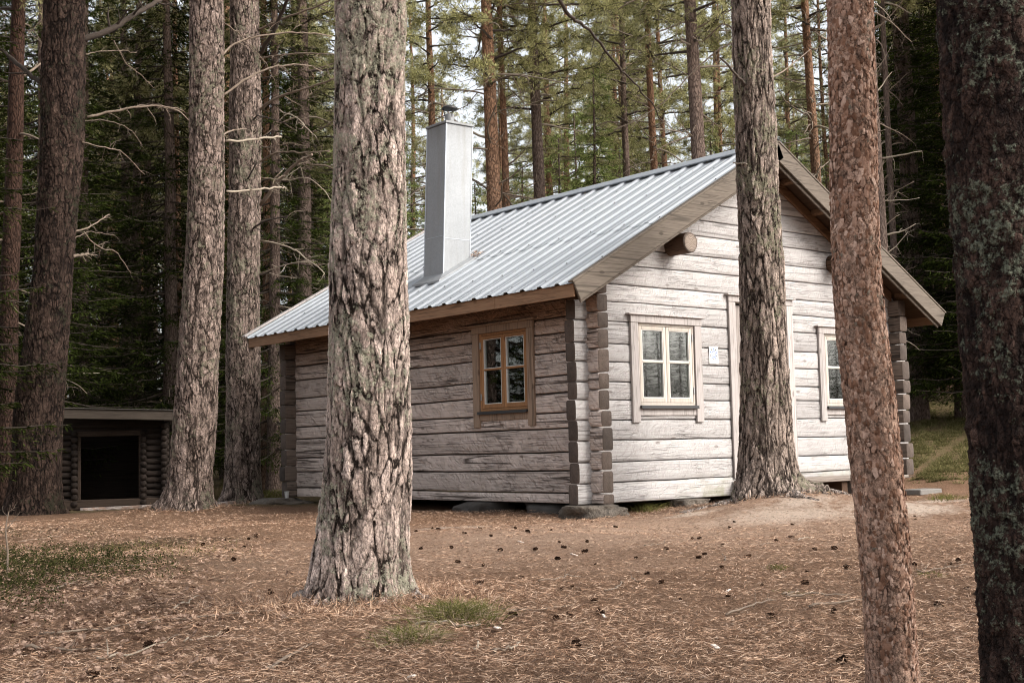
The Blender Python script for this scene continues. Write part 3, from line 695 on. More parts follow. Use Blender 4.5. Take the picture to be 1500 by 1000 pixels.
# ---- windows
def to_plane(side):   # local (u along wall, out from wall, z) -> world
    if side == 'g': return lambda V: np.stack([V[:, 0], -V[:, 1], V[:, 2]], -1)
    return lambda V: np.stack([-V[:, 1], V[:, 0], V[:, 2]], -1)
def make_window(side, u0, u1, z0, z1, trim, sashm, hinge_side, label):
    F = to_plane(side); flip = side == 'g'
    def B(mb, a, b, r=.004, m=0):
        k = len(mb.V); bbox(mb, a, b, r, m, F)
        if flip: mb.Q[-1] = (mb.Q[-1][0][:, ::-1], m); mb.T[-1] = (mb.T[-1][0][:, ::-1], m)
    tw = .125; o_ = .036
    w = bpy.data.objects.new('window', None); COL.objects.link(w); w.parent = cabin; w['label'] = label
    for (ua, ub) in ((u0-tw+.005, u0+.005), (u1-.005, u1+tw-.005)):
        mb = MB(); B(mb, (ua, .001, z0-.225), (ub, o_, z1-.0055)); mb.build('casing', M[trim], w)
    mb = MB(); B(mb, (u0-tw, .001, z1-.005), (u1+tw, o_+.006, z1+.085)); B(mb, (u0-tw-.05, .001, z1+.087), (u1+tw+.03, o_+.035, z1+.105)); mb.build('head_board', M[trim], w)
    mb = MB(); B(mb, (u0+.006, .001, z0-.14), (u1-.006, o_-.012, z0-.055)); mb.build('apron', M[trim], w)
    mb = MB(); B(mb, (u0-.004, -.03, z0-.052), (u1+.004, o_+.03, z0-.022), .003); B(mb, (u0-.004, o_+.026, z0-.06), (u1+.004, o_+.031, z0-.046), .001); mb.build('sill', M['sill'], w)
    # outer frame (jambs) in the opening
    mb = MB(); jw = .035; bk = -.11; fr = .012
    B(mb, (u0+.006, bk, z0-.02), (u0+jw, fr, z1-.006)); B(mb, (u1-jw, bk, z0-.02), (u1-.006, fr, z1-.006))
    B(mb, (u0+jw, bk, z1-jw), (u1-jw, fr, z1-.006)); B(mb, (u0+jw, bk, z0-.022), (u1-jw, fr, z0+.012)); mb.build('frame', M[sashm], w)
    mid = (u0+u1)/2; zm = (z0+z1)/2 + .02
    for (a, b) in ((u0+jw+.003, mid-.002), (mid+.002, u1-jw-.003)):
        mb = MB(); s = .046; f0, f1 = -.03, .010; zb, zt = z0+.015, z1-jw-.003
        B(mb, (a, f0, zb), (a+s, f1, zt), .005); B(mb, (b-s, f0, zb), (b, f1, zt), .005)
        B(mb, (a+s, f0, zt-s), (b-s, f1, zt), .005); B(mb, (a+s, f0, zb), (b-s, f1, zb+s+.01), .005)
        B(mb, (a+s, f0+.006, zm-.012), (b-s, f1-.002, zm+.012), .004); mb.build('sash', M[sashm], w)
        mb = MB(); q = .009    # pale putty line round each pane
        for (za, zc) in ((zb+s+.01, zm-.012), (zm+.012, zt-s)):
            B(mb, (a+s, -.022, za), (a+s+q, f1-.004, zc), .001); B(mb, (b-s-q, -.022, za), (b-s, f1-.004, zc), .001)
            B(mb, (a+s+q, -.022, za), (b-s-q, f1-.004, za+q), .001)
            if zc > zm+.1: B(mb, (a+s+q, -.022, zc-q*.6), (b-s-q, f1-.004, zc), .001)
        mb.build('putty', M['white'], w)
        mb = MB(); box(mb, (a+s-.005, -.020, zb+s), (b-s+.005, -.016, zt-s+.005), 0, F)
        if flip: mb.Q[-1] = (mb.Q[-1][0][:, ::-1], 0)
        mb.build('pane', M['glass'], w)
        mb = MB()    # inner white casement behind the glass
        g0, g1 = -.115, -.085; s2 = .05
        B(mb, (a+.01, g0, zb), (a+.01+s2, g1, zt)); B(mb, (b-.01-s2, g0, zb), (b-.01, g1, zt)); B(mb, (a+.01+s2, g0, zt-s2), (b-.01-s2, g1, zt)); B(mb, (a+.01+s2, g0, zb), (b-.01-s2, g1, zb+s2)); B(mb, (a+.01+s2, g0+.01, zm-.012), (b-.01-s2, g1-.01, zm+.012))
        mb.build('inner_sash', M['white'], w)
    for zz in (z0+.12, z1-.2):
        hu = (u1-jw+.001) if hinge_side > 0 else (u0+jw-.016)
        mb = MB(); B(mb, (hu-.005, .012, zz), (hu+.015, .022, zz+.085), .003); mb.build('hinge', M['hinge'], w)
    return w
make_window('g', W1[0], W1[1], 1.16, 2.135, 'trim_grey', 'sash_pale', 1, 'pale framed window left of the door reflecting trees')
make_window('g', W2[0], W2[1], 1.16, 2.135, 'trim_grey', 'sash_pale', 1, 'pale framed window right of the door, half behind the red pine')
make_window('s', WS[0], WS[1], 1.16, 2.135, 'trim_brown', 'sash_tan', 1, 'brown framed dark window in the long side wall')
# ---- door
F = to_plane('g')
def GB(mb, a, b, r=.004, m=0):
    bbox(mb, a, b, r, m, F); mb.Q[-1] = (mb.Q[-1][0][:, ::-1], m); mb.T[-1] = (mb.T[-1][0][:, ::-1], m)
mb = MB(); n = 7; w_ = (3.585-2.575)/n
for i in range(n): GB(mb, (2.575+i*w_+.002, -.07, .23), (2.575+(i+1)*w_-.002, -.03, 2.44), .006)
door = mb.build('door', M['door'], cabin)
mb = MB(); GB(mb, (2.44, .001, .22), (2.57, .037, 2.47)); GB(mb, (3.59, .001, .22), (3.715, .037, 2.47)); mb.build('door_casing', M['trim_grey'], door)
mb = MB(); GB(mb, (2.435, .001, 2.472), (3.72, .042, 2.55)); GB(mb, (2.39, .001, 2.552), (3.75, .075, 2.572)); mb.build('head_board', M['trim_grey'], door)
mb = MB(); GB(mb, (2.575, -.12, .20), (3.585, .03, .228)); mb.build('threshold', M['porch'], door)
mb = MB(); tube(mb, [(3.46, .03, 1.15), (3.46, -.02, 1.15), (3.46, -.03, 1.15)], [.012, .012, .012], 8); tube(mb, [(3.47, -.03, 1.15), (3.36, -.03, 1.148)], [.009, .008], 8); mb.build('handle', M['iron'], door)

# ---- chimney
def chimney():
    c = empty('chimney'); c.parent = cabin; c.name = 'chimney'
    x0, y0, sx, sy = .37, 3.30, .46, .45; zb = 2.86; zt = 5.20; lean = np.array([.055, -.075])
    def Lz(V):
        V = V.copy(); k = (V[:, 2] - 3.0)/(zt-3.0); V[:, 0] += lean[0]*k; V[:, 1] += lean[1]*k; return V
    mb = MB(); bbox(mb, (x0, y0, zb), (x0+sx, y0+sy, zt), .004, 0, Lz); body = mb.build('shaft', M['galv'], c)
    mb = MB()   # corner beads and a seam
    for (a, b) in ((x0, y0), (x0+sx, y0), (x0, y0+sy)): bbox(mb, (a-.006, b-.006, zb+.05), (a+.012 if a == x0 else a+.006, b+.012, zt-.001), .002, 0, Lz)
    bbox(mb, (x0-.004, y0+.012, 3.62), (x0, y0+sy-.006, 3.628), .001, 0, Lz)
    bbox(mb, (x0+.012, y0-.004, 3.585), (x0+sx-.006, y0, 3.592), .001, 0, Lz); mb.build('seam', M['flash'], body)
    mb = MB(); bbox(mb, (x0-.02, y0-.02, zt+.002), (x0+sx+.02, y0+sy+.02, zt+.038), .006, 0, Lz)
    V = mb.V[0]; mb.build('cap', M['galv'], c)
    mb = MB(); cx, cy = x0+sx/2+lean[0], y0+sy/2+lean[1]
    tube(mb, [(cx, cy, zt+.03), (cx, cy, zt+.20)], [.065, .065], 20); mb.build('flue_pipe', M['galv'], c)
    mb = MB(); P = [(cx, cy, zt+.275), (cx, cy, zt+.30), (cx, cy, zt+.335)]; tube(mb, P, [.115, .108, .03], 20)
    for a in (.4, 2.5, 4.6):
        tube(mb, [(cx+.06*math.cos(a), cy+.06*math.sin(a), zt+.15), (cx+.085*math.cos(a), cy+.085*math.sin(a), zt+.285)], [.007, .007], 5)
    mb.build('rain_cowl', M['iron'], c)
    # flashing skirt on the roof
    mb = MB(); n = 40; a = np.linspace(0, 2*PI, n+1)[:-1]
    def rect(m): 
        X = x0+sx/2 + (sx/2+m)*np.clip(np.cos(a)*1.5, -1, 1); Y = y0+sy/2 + (sy/2+m)*np.clip(np.sin(a)*1.5, -1, 1); return X, Y
    Xo, Yo = rect(.10); Xi, Yi = rect(.002); Xo = Xo - .04
    Vo = np.stack([Xo, Yo, roofz(Xo)+.046], -1); Vi = np.stack([Xi, Yi, roofz(Xi)+.085], -1); Vd = Vo - [0, 0, .03]
    V = np.vstack([Vi, Vo, Vd]); jj = np.arange(n); j3 = (jj+1) % n
    mb.add(V, np.vstack([np.stack([jj, n+jj, n+j3, j3], -1), np.stack([n+jj, 2*n+jj, 2*n+j3, n+j3], -1)])); mb.build('flashing', M['galv'], c)
chimney()
# small heap of fallen twigs against the chimney on the roof
mb = MB(); r_ = np.random.default_rng(4); n = 160
P = np.stack([.93 + r_.normal(size=n)*.045, 3.28 + r_.normal(size=n)*.06, np.zeros(n)], -1); P[:, 2] = roofz(P[:, 0]) + .035 + r_.random(n)*.05
kites(mb, P, r_.normal(size=(n, 3))*[1, 1, .4], .07, .008, r=r_); o = mb.build('needle_clump', M['needles']); tag(o, 'small heap of brown needles caught beside the chimney on the roof', 'needle clump')

mb = MB(); n = 700; X = r_.uniform(-.5, 3.0, n); Y = r_.uniform(-.4, 7.1, n); k = (vn(X*1.2, Y*1.2, 0, 8) > -.1); X, Y = X[k], Y[k]; n = len(X)
kites(mb, np.stack([X, Y, roofz(X)+.034], -1), r_.normal(size=(n, 3))*[1, 1, .05] + np.array([-.6, 0, -.35]), r_.uniform(.03, .07, n), .0035, r=r_, jit=.2)
tag(mb.build('roof_needles', M['needles']), 'scattered brown needles lying on the metal roof', 'needle litter', kind='stuff')
# ---- sign plaque on the gable
sg = MB(); GB(sg, (2.062, .008, 1.665), (2.232, .014, 1.885), .002); sign = sg.build('sign', M['white']); tag(sign, 'small white sign with a ring of blue and black marks beside the door', 'sign')
M['blue'] = plain('blue_print', (.03,.12,.42), .5); M['black'] = plain('black_print', (.02,.02,.025), .5)
eb = MB(); cx, cz = 2.147, 1.79
for i in range(10):
    a = i*2*PI/10 + .3
    for rr, sz_, m in ((.058, .0135, 1 if i % 2 else 0), (.034, .010, 0)):
        px_, pz_ = cx + rr*math.cos(a + (.3 if rr < .05 else 0)), cz + rr*1.15*math.sin(a + (.3 if rr < .05 else 0))
        k = np.linspace(0, 2*PI, 11)[:-1]; ra = sz_*np.where(np.arange(10) % 2, .5, 1.15)
        V = np.stack([px_ + ra*np.cos(k), np.full(10, -.0155), pz_ + ra*np.sin(k)], -1); V = np.vstack([V, [px_, -.0155, pz_]])
        jj = np.arange(10); eb.add(V, None, np.stack([jj, (jj+1) % 10, np.full(10, 10)], -1), m)
eb.build('emblem', [M['blue'], M['black']], sign)
tb = MB()
for i in range(9): box(tb, (2.085+i*.014, -.0155, 1.688), (2.085+i*.014+.010, -.0145, 1.694))
tb.build('lettering', plain('grey_print', (.4,.4,.4), .6), sign)

# ---- porch
po = empty('porch_step', (3.9, -.4, 0)); tag(po, 'low grey plank porch step under the cabin door', 'porch step')
def pbuild(mb, name, mat): 
    mb.V = [v - np.array([3.9, -.4, 0]) for v in mb.V]; return mb.build(name, mat, po)
mb = MB()
for i in range(6): bbox(mb, (2.42+.01*vn(i, 2), -.86+i*.14, .155+.003*vn(i, 0)), (5.0+.03*vn(i, 5), -.86+i*.14+.132, .193+.003*vn(i, 0)), .005)
pbuild(mb, 'deck', M['porch'])
for xx in (2.5, 3.6, 4.78):
    mb = MB(); bbox(mb, (xx, -.8, -.02), (xx+.12, -.1, .153), .008); pbuild(mb, 'bearer', M['soffit'])
mb = MB(); bbox(mb, (3.85, -.84, -.08), (4.75, -.62, .153), .01); pbuild(mb, 'block', M['concrete'])
mb = MB(); bbox(mb, (4.72, -1.2, h1(5.0, -1.0)-.03), (5.22, -.9, h1(5.0, -1.)+.045), .012, 0); o = mb.build('stepping_slab', M['concrete']); tag(o, 'flat grey slab lying on the ground past the porch by the red pine', 'slab')

# ---- foundation stones
def stone(name, c, s, seed, label, mat='stone', yaw=0, flat=.0):
    n, m = 40, 24; u = np.linspace(0, 2*PI, n, endpoint=False); v = np.linspace(-PI/2, PI/2, m)
    U, V_ = np.meshgrid(u, v); d = np.stack([np.cos(V_)*np.cos(U), np.cos(V_)*np.sin(U), np.sin(V_)], -1)
    b = np.sign(d)*np.abs(d)**.62; b = b/np.maximum(1e-6, np.linalg.norm(b, axis=-1))[..., None]*(1+0*U[..., None]); b = np.sign(d)*np.abs(d)**.7
    k = 1 + .34*fbm(d[..., 0]*1.3+seed, d[..., 1]*1.3, d[..., 2]*1.3, 4, seed)
    P = b*k[..., None]*np.array(s); c_, s_ = math.cos(yaw), math.sin(yaw)
    P = np.stack([P[..., 0]*c_ - P[..., 1]*s_, P[..., 0]*s_ + P[..., 1]*c_, P[..., 2]], -1)
    if flat: P[..., 2] = np.minimum(P[..., 2], flat)
    mb = MB(); i = np.arange(m-1)[:, None]; j = np.arange(n)[None]; j2 = (j+1) % n
    mb.add(P.reshape(-1, 3), np.stack([i*n+j, i*n+j2, (i+1)*n+j2, (i+1)*n+j], -1).reshape(-1, 4))
    o = mb.build(name, M[mat], smooth=True, loc=c); tag(o, label, 'stone'); return o
stone('foundation_stone', (-.02, -.02, -.14), (.36, .30, .17), 3, 'grey foundation stone under the near corner of the cabin', yaw=-.6, flat=.138)
stone('foundation_stone', (-.20, 6.75, -.13), (.38, .36, .155), 9, 'mossy flat stone under the left rear corner holding a plastic cup', flat=.128)
stone('foundation_stone', (.12, 2.25, -.14), (.34, .36, .16), 14, 'dark stone under the long wall below the side window', 'darkstone', flat=.137)
stone('foundation_stone', (.5, .95, -.16), (.4, .55, .17), 21, 'broad dark stone under the long wall near the front corner', 'darkstone', flat=.155)
stone('foundation_stone', (1.55, -.03, -.05), (.22, .2, .10), 31, 'pale stone under the gable wall left of the big ridged pine', flat=.048)
stone('foundation_stone', (Wd-.1, .05, -.12), (.3, .3, .14), 37, 'stone under the right front corner behind the leaning red pine', 'darkstone', flat=.118)

def cup():
    p = P3(431, 733, 17.62); p[2] = .0
    mb = MB(); prof = [(.026, 0), (.028, .002), (.036, .095), (.0385, .097), (.0385, .101), (.035, .101), (.026, .006), (.001, .005)]
    a = np.arange(20)*2*PI/20; V = np.array([[r*math.cos(t), r*math.sin(t), z] for r, z in prof for t in a]); n = len(prof)
    i = np.arange(n-1)[:, None]; j = np.arange(20)[None]; j2 = (j+1) % 20
    mb.add(V, np.stack([i*20+j, i*20+j2, (i+1)*20+j2, (i+1)*20+j], -1).reshape(-1, 4), [[k, (k+19) % 20, 0] for k in range(1, 20)])
    o = mb.build('plastic_cup', plain('clear_plastic', (.6,.6,.6), .3), smooth=True, loc=(-.30, 6.50, -.0015)); tag(o, 'small pale plastic cup standing on the stone at the left corner', 'cup')
cup()

# ================================================================== THE SHED
def shelter():
    D = 25.0; base = P3(158, 746, D); zg = base[2]
    yaw = math.atan2(AR[1], AR[0]) + .22       # front runs away to the right
    o = empty('log_shelter', (base[0], base[1], zg), yaw); tag(o, 'small dark log shelter with an open black front and flat board roof', 'shelter')
    k = D/FPX
    X = lambda px: (px-158)*k*1.03
    rl = .062
    def logs(name, parts):
        mb = MB()
        for (a, b) in parts: 
            n = 6; P = np.linspace(a, b, n); P[:, 2] += .004*rs.normal(size=n); tube(mb, P, rl*(1+.06*rs.normal(size=n)), 10)
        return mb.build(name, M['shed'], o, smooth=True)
    zt = 1.46; nl = 12; L0, L1, R0, R1 = X(84), X(113), X(207), X(236)
    fr = []; 
    for i in range(nl):
        z = .06 + i*zt/nl
        fr += [((L0-.09, 0, z), (L1, 0, z)), ((R0, 0, z), (R1+.09, 0, z))]
    for z in (zt+.04, zt+.15): fr.append(((L0-.09, 0, z), (R1+.09, 0, z)))
    logs('front_wall', fr)
    logs('side_wall', [((x, -.16, .06+i*zt/nl+.06), (x, 1.9, .06+i*zt/nl+.06)) for i in range(nl+1) for x in (L0,)])
    logs('side_wall', [((x, -.16, .06+i*zt/nl+.06), (x, 1.9, .06+i*zt/nl+.06)) for i in range(nl+1) for x in (R1,)])
    logs('jamb', [((x, -.10, .06+i*zt/nl+.06), (x, .10, .06+i*zt/nl+.06)) for i in range(nl) for x in (L1,)])
    logs('jamb', [((x, -.10, .06+i*zt/nl+.06), (x, .10, .06+i*zt/nl+.06)) for i in range(nl) for x in (R0,)])
    logs('rear_wall', [((L0-.1, 1.85, .06+i*zt/nl), (R1+.1, 1.85, .06+i*zt/nl)) for i in range(nl+1)])
    mb = MB(); bbox(mb, (L0+.05, -.09, .02), (R1-.1, .03, .20), .01); mb.build('sill_log', M['shed_l'], o)
    mb = MB(); bbox(mb, (L1-.03, -.075, zt-.05), (R0+.05, -.02, zt+.05), .008); mb.build('lintel', M['shed_l'], o)
    mb = MB(); bbox(mb, (L1+.05, -.02, .2), (L1+.11, .04, zt-.05), .006); bbox(mb, (R0-.09, -.02, .2), (R0-.03, .04, zt-.05), .006); mb.build('post', M['shed_l'], o)
    mb = MB(); box(mb, (L0, .3, -.02), (R1, 1.77, .06)); mb.build('floor', M['shed'], o)
    mb = MB(); box(mb, (L0+.02, 1.775, .0), (R1-.02, 1.79, zt+.2)); mb.build('light_stop_panel', M['shed'], o)  # added backing that stops light slits between the rear logs
    x0, x1 = X(100), X(262); yf, yb = -.62, 2.1
    def tilt(V): 
        V = V.copy(); V[:, 2] += -(V[:, 0]-x0)*.035 + (V[:, 1]-yf)*-.03; return V
    zr = 1.90
    mb = MB(); n = 9
    for i in range(n): bbox(mb, (x0-.1+i*(x1-x0+.1)/n, yf+.03, zr), (x0-.1+(i+1)*(x1-x0+.1)/n-.006, yb, zr+.03), .004, 0, tilt)
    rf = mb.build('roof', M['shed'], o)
    mb = MB(); bbox(mb, (x0, yf, zr-.15), (x1, yf+.028, zr+.035), .004, 0, tilt); mb.build('fascia_board', M['shed_f'], rf)
    mb = MB(); bbox(mb, (x0-.02, yf-.03, zr+.037), (x1+.02, yb+.02, zr+.052), .003, 0, tilt); mb.build('roofing_felt', M['shed_e'], rf)
    mb = MB(); bbox(mb, (L0, -.06, zt+.2), (R1, .06, zr-.03), .01, 0, tilt); mb.build('plate', M['shed'], rf)
M['shed'] = wood_mat('shade_darkened_log', 0, (.016,.010,.008), (.038,.027,.021), (.010,.007,.005), 0, .4)  # shelter timber: the dimness of the left side is put into its colours
M['shed_l'] = wood_mat('shade_darkened_board', 0, (.045,.03,.022), (.085,.06,.045), (.025,.016,.012), 0, .5)
M['shed_f'] = wood_mat('grey_shed_board', 0, (.060,.047,.037), (.095,.075,.06), (.03,.022,.017), 0, .4)
M['shed_e'] = plain('felt_edge', (.08,.068,.058), .8, 0, .002, 20, .3)
shelter()
def birch(p, q, r, label):
    t = M.get('birch')
    if not t:
        t = NT('birch_bark'); oo = t.obj(); n = t.noise(t.mapping(oo, (6, 60, 60)), 1, 4, .7).outputs[0]; n2 = t.noise(oo, 7, 3).outputs[0]
        c = t.mix(t.ramp(n, [(.5, 0), (.58, 1)]), (.42,.35,.31), (.07,.04,.028)); c = t.mix(t.ramp(n2, [(.48, 0), (.58, .8)]), c, (.26,.16,.11)); t.bsdf(c, .7); M['birch'] = t.mat; t = t.mat
    p, q = np.array(p), np.array(q); c = (p+q)/2; n = 16; L = np.linalg.norm(q-p); P = np.stack([np.linspace(-L/2, L/2, n), .02*vn(np.linspace(0, 3, n), 1), .01*vn(np.linspace(0, 3, n), 5)], -1)
    mb = MB(); tube(mb, P, r*np.linspace(1.05, .8, n), 10); o = mb.build('birch_pole', t, smooth=True, loc=c)
    d = q-p; o.rotation_euler = (0, -math.atan2(d[2], math.hypot(d[0], d[1])), math.atan2(d[1], d[0])); tag(o, label, 'pole')
def gp(px, depth, dz=0):
    x, y = azpos(px, depth); return (x, y, h1(x, y)+dz)
birch(gp(118, 23.3, .05), gp(242, 23.9, .06), .055, 'white and brown birch pole lying in front of the dark shelter')
birch(gp(305, 21.6, .05), gp(345, 21.9, .05), .04, 'short pale birch pole lying between the two left trunks')

# ================================================================== TREES
def px_spine(rows, depth, top, n=0):
    """rows: (y, left, right) of the trunk outline -> centre line and radii in the world, extended up to height top"""
    rows = sorted(rows, key=lambda r: -r[0]); k = depth/FPX
    P = [P3((l+r)/2, y, depth) for y, l, r in rows]; R = [(r-l)/2*k for y, l, r in rows]
    P = np.array(P); R = np.array(R)
    return P, R
def hero_trunk(name, rows, depth, top, mat, seg, step, flare, lobes, seed, ground_extra=.25):
    P, R = px_spine(rows, depth, top)
    base = P[0].copy(); zg = h1(base[0], base[1])
    d = (P[-1]-P[-3]); d = d/d[2]; dn = .5*d + .5*np.array([0,0,1.])
    ext = [P[-1] + dn*z for z in np.linspace(.8, top-P[-1][2], 6)]; rx = [R[-1]*(1-.62*(i+1)/6) for i in range(6)]
    dd = (P[0]-P[1])/abs((P[0]-P[1])[2]+1e-9)
    nd = max(1, 1)
    low = P[0] + dd*max(.0, P[0][2]-zg+ground_extra)
    P = np.vstack([low, P, ext]); R = np.concatenate([[R[0]*1.12], R, rx])
    # dense rings through the visible part, coarse above
    zz = P[:, 2]; zvis = P[len(rows)][2] + .3
    zs_ = np.concatenate([np.arange(zz[0], zvis, step), np.linspace(zvis+step*1.5, zz[-1], 60)])
    key = np.column_stack([P, R]); fine = smooth_path(key, 600); fine = fine[np.argsort(fine[:, 2])]
    Q = np.column_stack([np.interp(zs_, fine[:, 2], fine[:, i]) for i in range(4)])
    n = len(Q); a = np.arange(seg)*2*PI/seg; hgt = (Q[:, 2]-zg)[:, None]
    f = np.exp(-np.maximum(hgt, 0)/flare[1])*flare[0]
    lob = np.zeros((1, seg))
    for (aa, w, am) in lobes: lob = lob + am*np.exp(-((np.angle(np.exp(1j*(a-aa))))**2)/(2*w*w))[None]
    irr = .045*vn(np.cos(a)[None]*1.6+seed, np.sin(a)[None]*1.6, hgt*1.2, seed) + .03*vn(np.cos(a)[None]*4, np.sin(a)[None]*4+seed, hgt*.9, seed+3)
    rad = 1 + irr + f*(lob + .25)
    mb = MB(); tube(mb, Q[:, :3]-base, Q[:, 3], seg, 0, True, rad)
    root = empty(name, tuple(base)); o = mb.build('trunk', mat, root, smooth=True)
    return root, base, Q
def twiggy(mb, P, R, seg=6, twigs=6, tl=.35, r=random, m=0, depthn=1, up=.0):
    """a bare branch with crooked side twigs"""
    P = np.asarray(P, float); tube(mb, P, R, seg, m)
    n = len(P); Lt = np.linalg.norm(P[-1]-P[0])
    for k in range(twigs):
        i = r.randint(max(1, n//5), n-1); d = P[min(i+1, n-1)]-P[i-1]; d = d/(np.linalg.norm(d)+1e-9)
        side = np.cross(d, [r.gauss(0,1), r.gauss(0,1), r.gauss(0,1)]); side /= np.linalg.norm(side)+1e-9
        dirn = d*.55 + side*.8 + np.array([0,0,up]); dirn /= np.linalg.norm(dirn); L = tl*Lt*r.uniform(.4, 1.1)*(1-.4*i/n)
        m_ = 5; pts = [P[i]]; 
        for q in range(1, m_): 
            dirn = dirn + np.array([r.gauss(0,.22), r.gauss(0,.22), r.gauss(0,.22)-.04]); dirn /= np.linalg.norm(dirn); pts.append(pts[-1]+dirn*L/(m_-1))
        r0 = float(np.interp(i, [0, n-1], [R[0], R[-1]])) * .55
        if depthn > 0: twiggy(mb, pts, np.linspace(r0, r0*.35, m_), 4, 3, .5, r, m, depthn-1)
        else: tube(mb, pts, np.linspace(r0, r0*.35, m_), 4, m)
def px_branch(root, base, depth, pts, w0, w1, mat='deadwood', dz=.35, twigs=7, tl=.3, seed=0, name='branch', gen=1):
    """pts: pixels through which the branch passes; depth drifts by dz towards its tip"""
    r = random.Random(seed); n = len(pts)
    W = np.array([P3(x, y, depth + dz*i/(n-1)) for i, (x, y) in enumerate(pts)]) - base
    w0 *= .82; w1 *= .8; P = smooth_path(W, max(8, n*4)); P += .006*np.random.default_rng(seed).normal(size=P.shape); k = depth/FPX/2
    mb = MB(); twiggy(mb, P, np.linspace(w0*k, w1*k, len(P)), 7, twigs, tl, r, 0, gen); return mb.build(name, M[mat], root, smooth=True)

# ---- crowns and generic trees (built once, then shared)
def pine_crown(seed, h0, h1_, spread, nb=46, dens=1.0):
    r = np.random.default_rng(seed); mb = MB(); ctr = []; ax = []
    for b in range(nb):
        t = (b+.5)/nb; z = h0 + (h1_-h0)*t; L = spread*(1-t)**.6*(.55+.6*r.random()) * (.55 + .45*min(1, t*4)); a = b*2.4 + r.normal()*.3
        d = np.array([math.cos(a), math.sin(a), 0]); n = 9; s = np.linspace(0, 1, n)[:, None]
        P = np.array([0,0,z]) + d*L*s + np.array([0,0,1])*(L*(.22*s + .18*s*s*(1-t) - .30*s*(1-t)*s)) + r.normal(size=(n, 3))*.03*s
        tube(mb, P, np.linspace(.035*(1-t*.5), .008, n), 4, 1)
        for q in range(int(10*L*dens)+3):
            u = .3 + .7*r.random()**.7; i = min(n-2, int(u*(n-1))); base = P[i]
            dd = np.array([r.normal(), r.normal(), r.normal()*.5+.1]) + d*.8; dd /= np.linalg.norm(dd); l2 = L*.32*r.random()+.12
            tip = base + dd*l2; tube(mb, [base, (base+tip)/2+r.normal(size=3)*.03, tip], [.008, .006, .004], 3, 1, False)
            for e in range(2 + int(l2*4)): 
                ctr.append(base + dd*l2*(.35+.65*r.random()) + r.normal(size=3)*.07); ax.append(dd + [0,0,.5])
    ctr = np.array(ctr); ax = np.array(ax); m = 24; n = len(ctr)
    P = np.repeat(ctr, m, 0); D = np.repeat(ax, m, 0)*.5 + r.normal(size=(n*m, 3))*.8; D /= np.linalg.norm(D, axis=1)[:, None]
    kites(mb, P + D*.02, D, r.uniform(.07, .13, n*m), r.uniform(.010, .020, n*m), r=r)
    return mb
def spruce_crown(seed, h0, h1_, R, lev=34, dens=1.0, sp=(.08, .14), w=(.016, .028)):
    r = np.random.default_rng(seed); mb = MB(); PP = []; DD = []
    for l in range(lev):
        t = l/lev; z = h0 + (h1_-h0)*t**1.02; nb = 6 if t < .8 else 4; a0 = r.random()*6.28
        for b in range(nb):
            L = R*(1-t)**.8*(.6+.5*r.random())+.12; a = a0 + b*2*PI/nb + r.normal()*.25
            if r.random() < .06: continue
            d = np.array([math.cos(a), math.sin(a), 0]); n = 8; s = np.linspace(0, 1, n)[:, None]
            P = np.array([0,0,z+r.normal()*.06]) + d*L*s + np.array([0,0,1])*L*(-.32*s + .22*s*s); P += r.normal(size=P.shape)*.02*s
            tube(mb, P, np.linspace(.022*(1-t)+.006, .004, n), 4, 1, False)
            q = int(L/.085*dens)+3; u = .12 + .88*np.sort(r.random(q)); ii = u*(n-1); i0 = np.minimum(n-2, ii.astype(int)); f = (ii-i0)[:, None]
            B = P[i0]*(1-f) + P[i0+1]*f; side = np.cross(d, [0,0,1])
            for sg in (-1, 1):
                tw = (.30*L*(1-u)+.10)*r.uniform(.7, 1.2, q); k = 5
                dirs = d*.75 + side*sg*.8 + r.normal(size=(q, 3))*.16 - np.array([0,0,.12]); dirs /= np.linalg.norm(dirs, axis=1)[:, None]
                for c in range(k):
                    sel = tw > c*.085
                    if not sel.any(): continue
                    PP.append(B[sel] + dirs[sel]*(c*.085) - np.array([0,0,1])*(.012*c*c)); DD.append(dirs[sel]*.8 + r.normal(size=(sel.sum(), 3))*.35 + d*.35 - np.array([0,0,.28]))
            PP.append(B); DD.append(d[None]*1.0 + r.normal(size=(q, 3))*.35 - np.array([0,0,.15]))
    P = np.concatenate(PP); D = np.concatenate(DD); n = len(P)
    kites(mb, P, D, r.uniform(*sp, n), r.uniform(*w, n), r=r, jit=.45)
    return mb
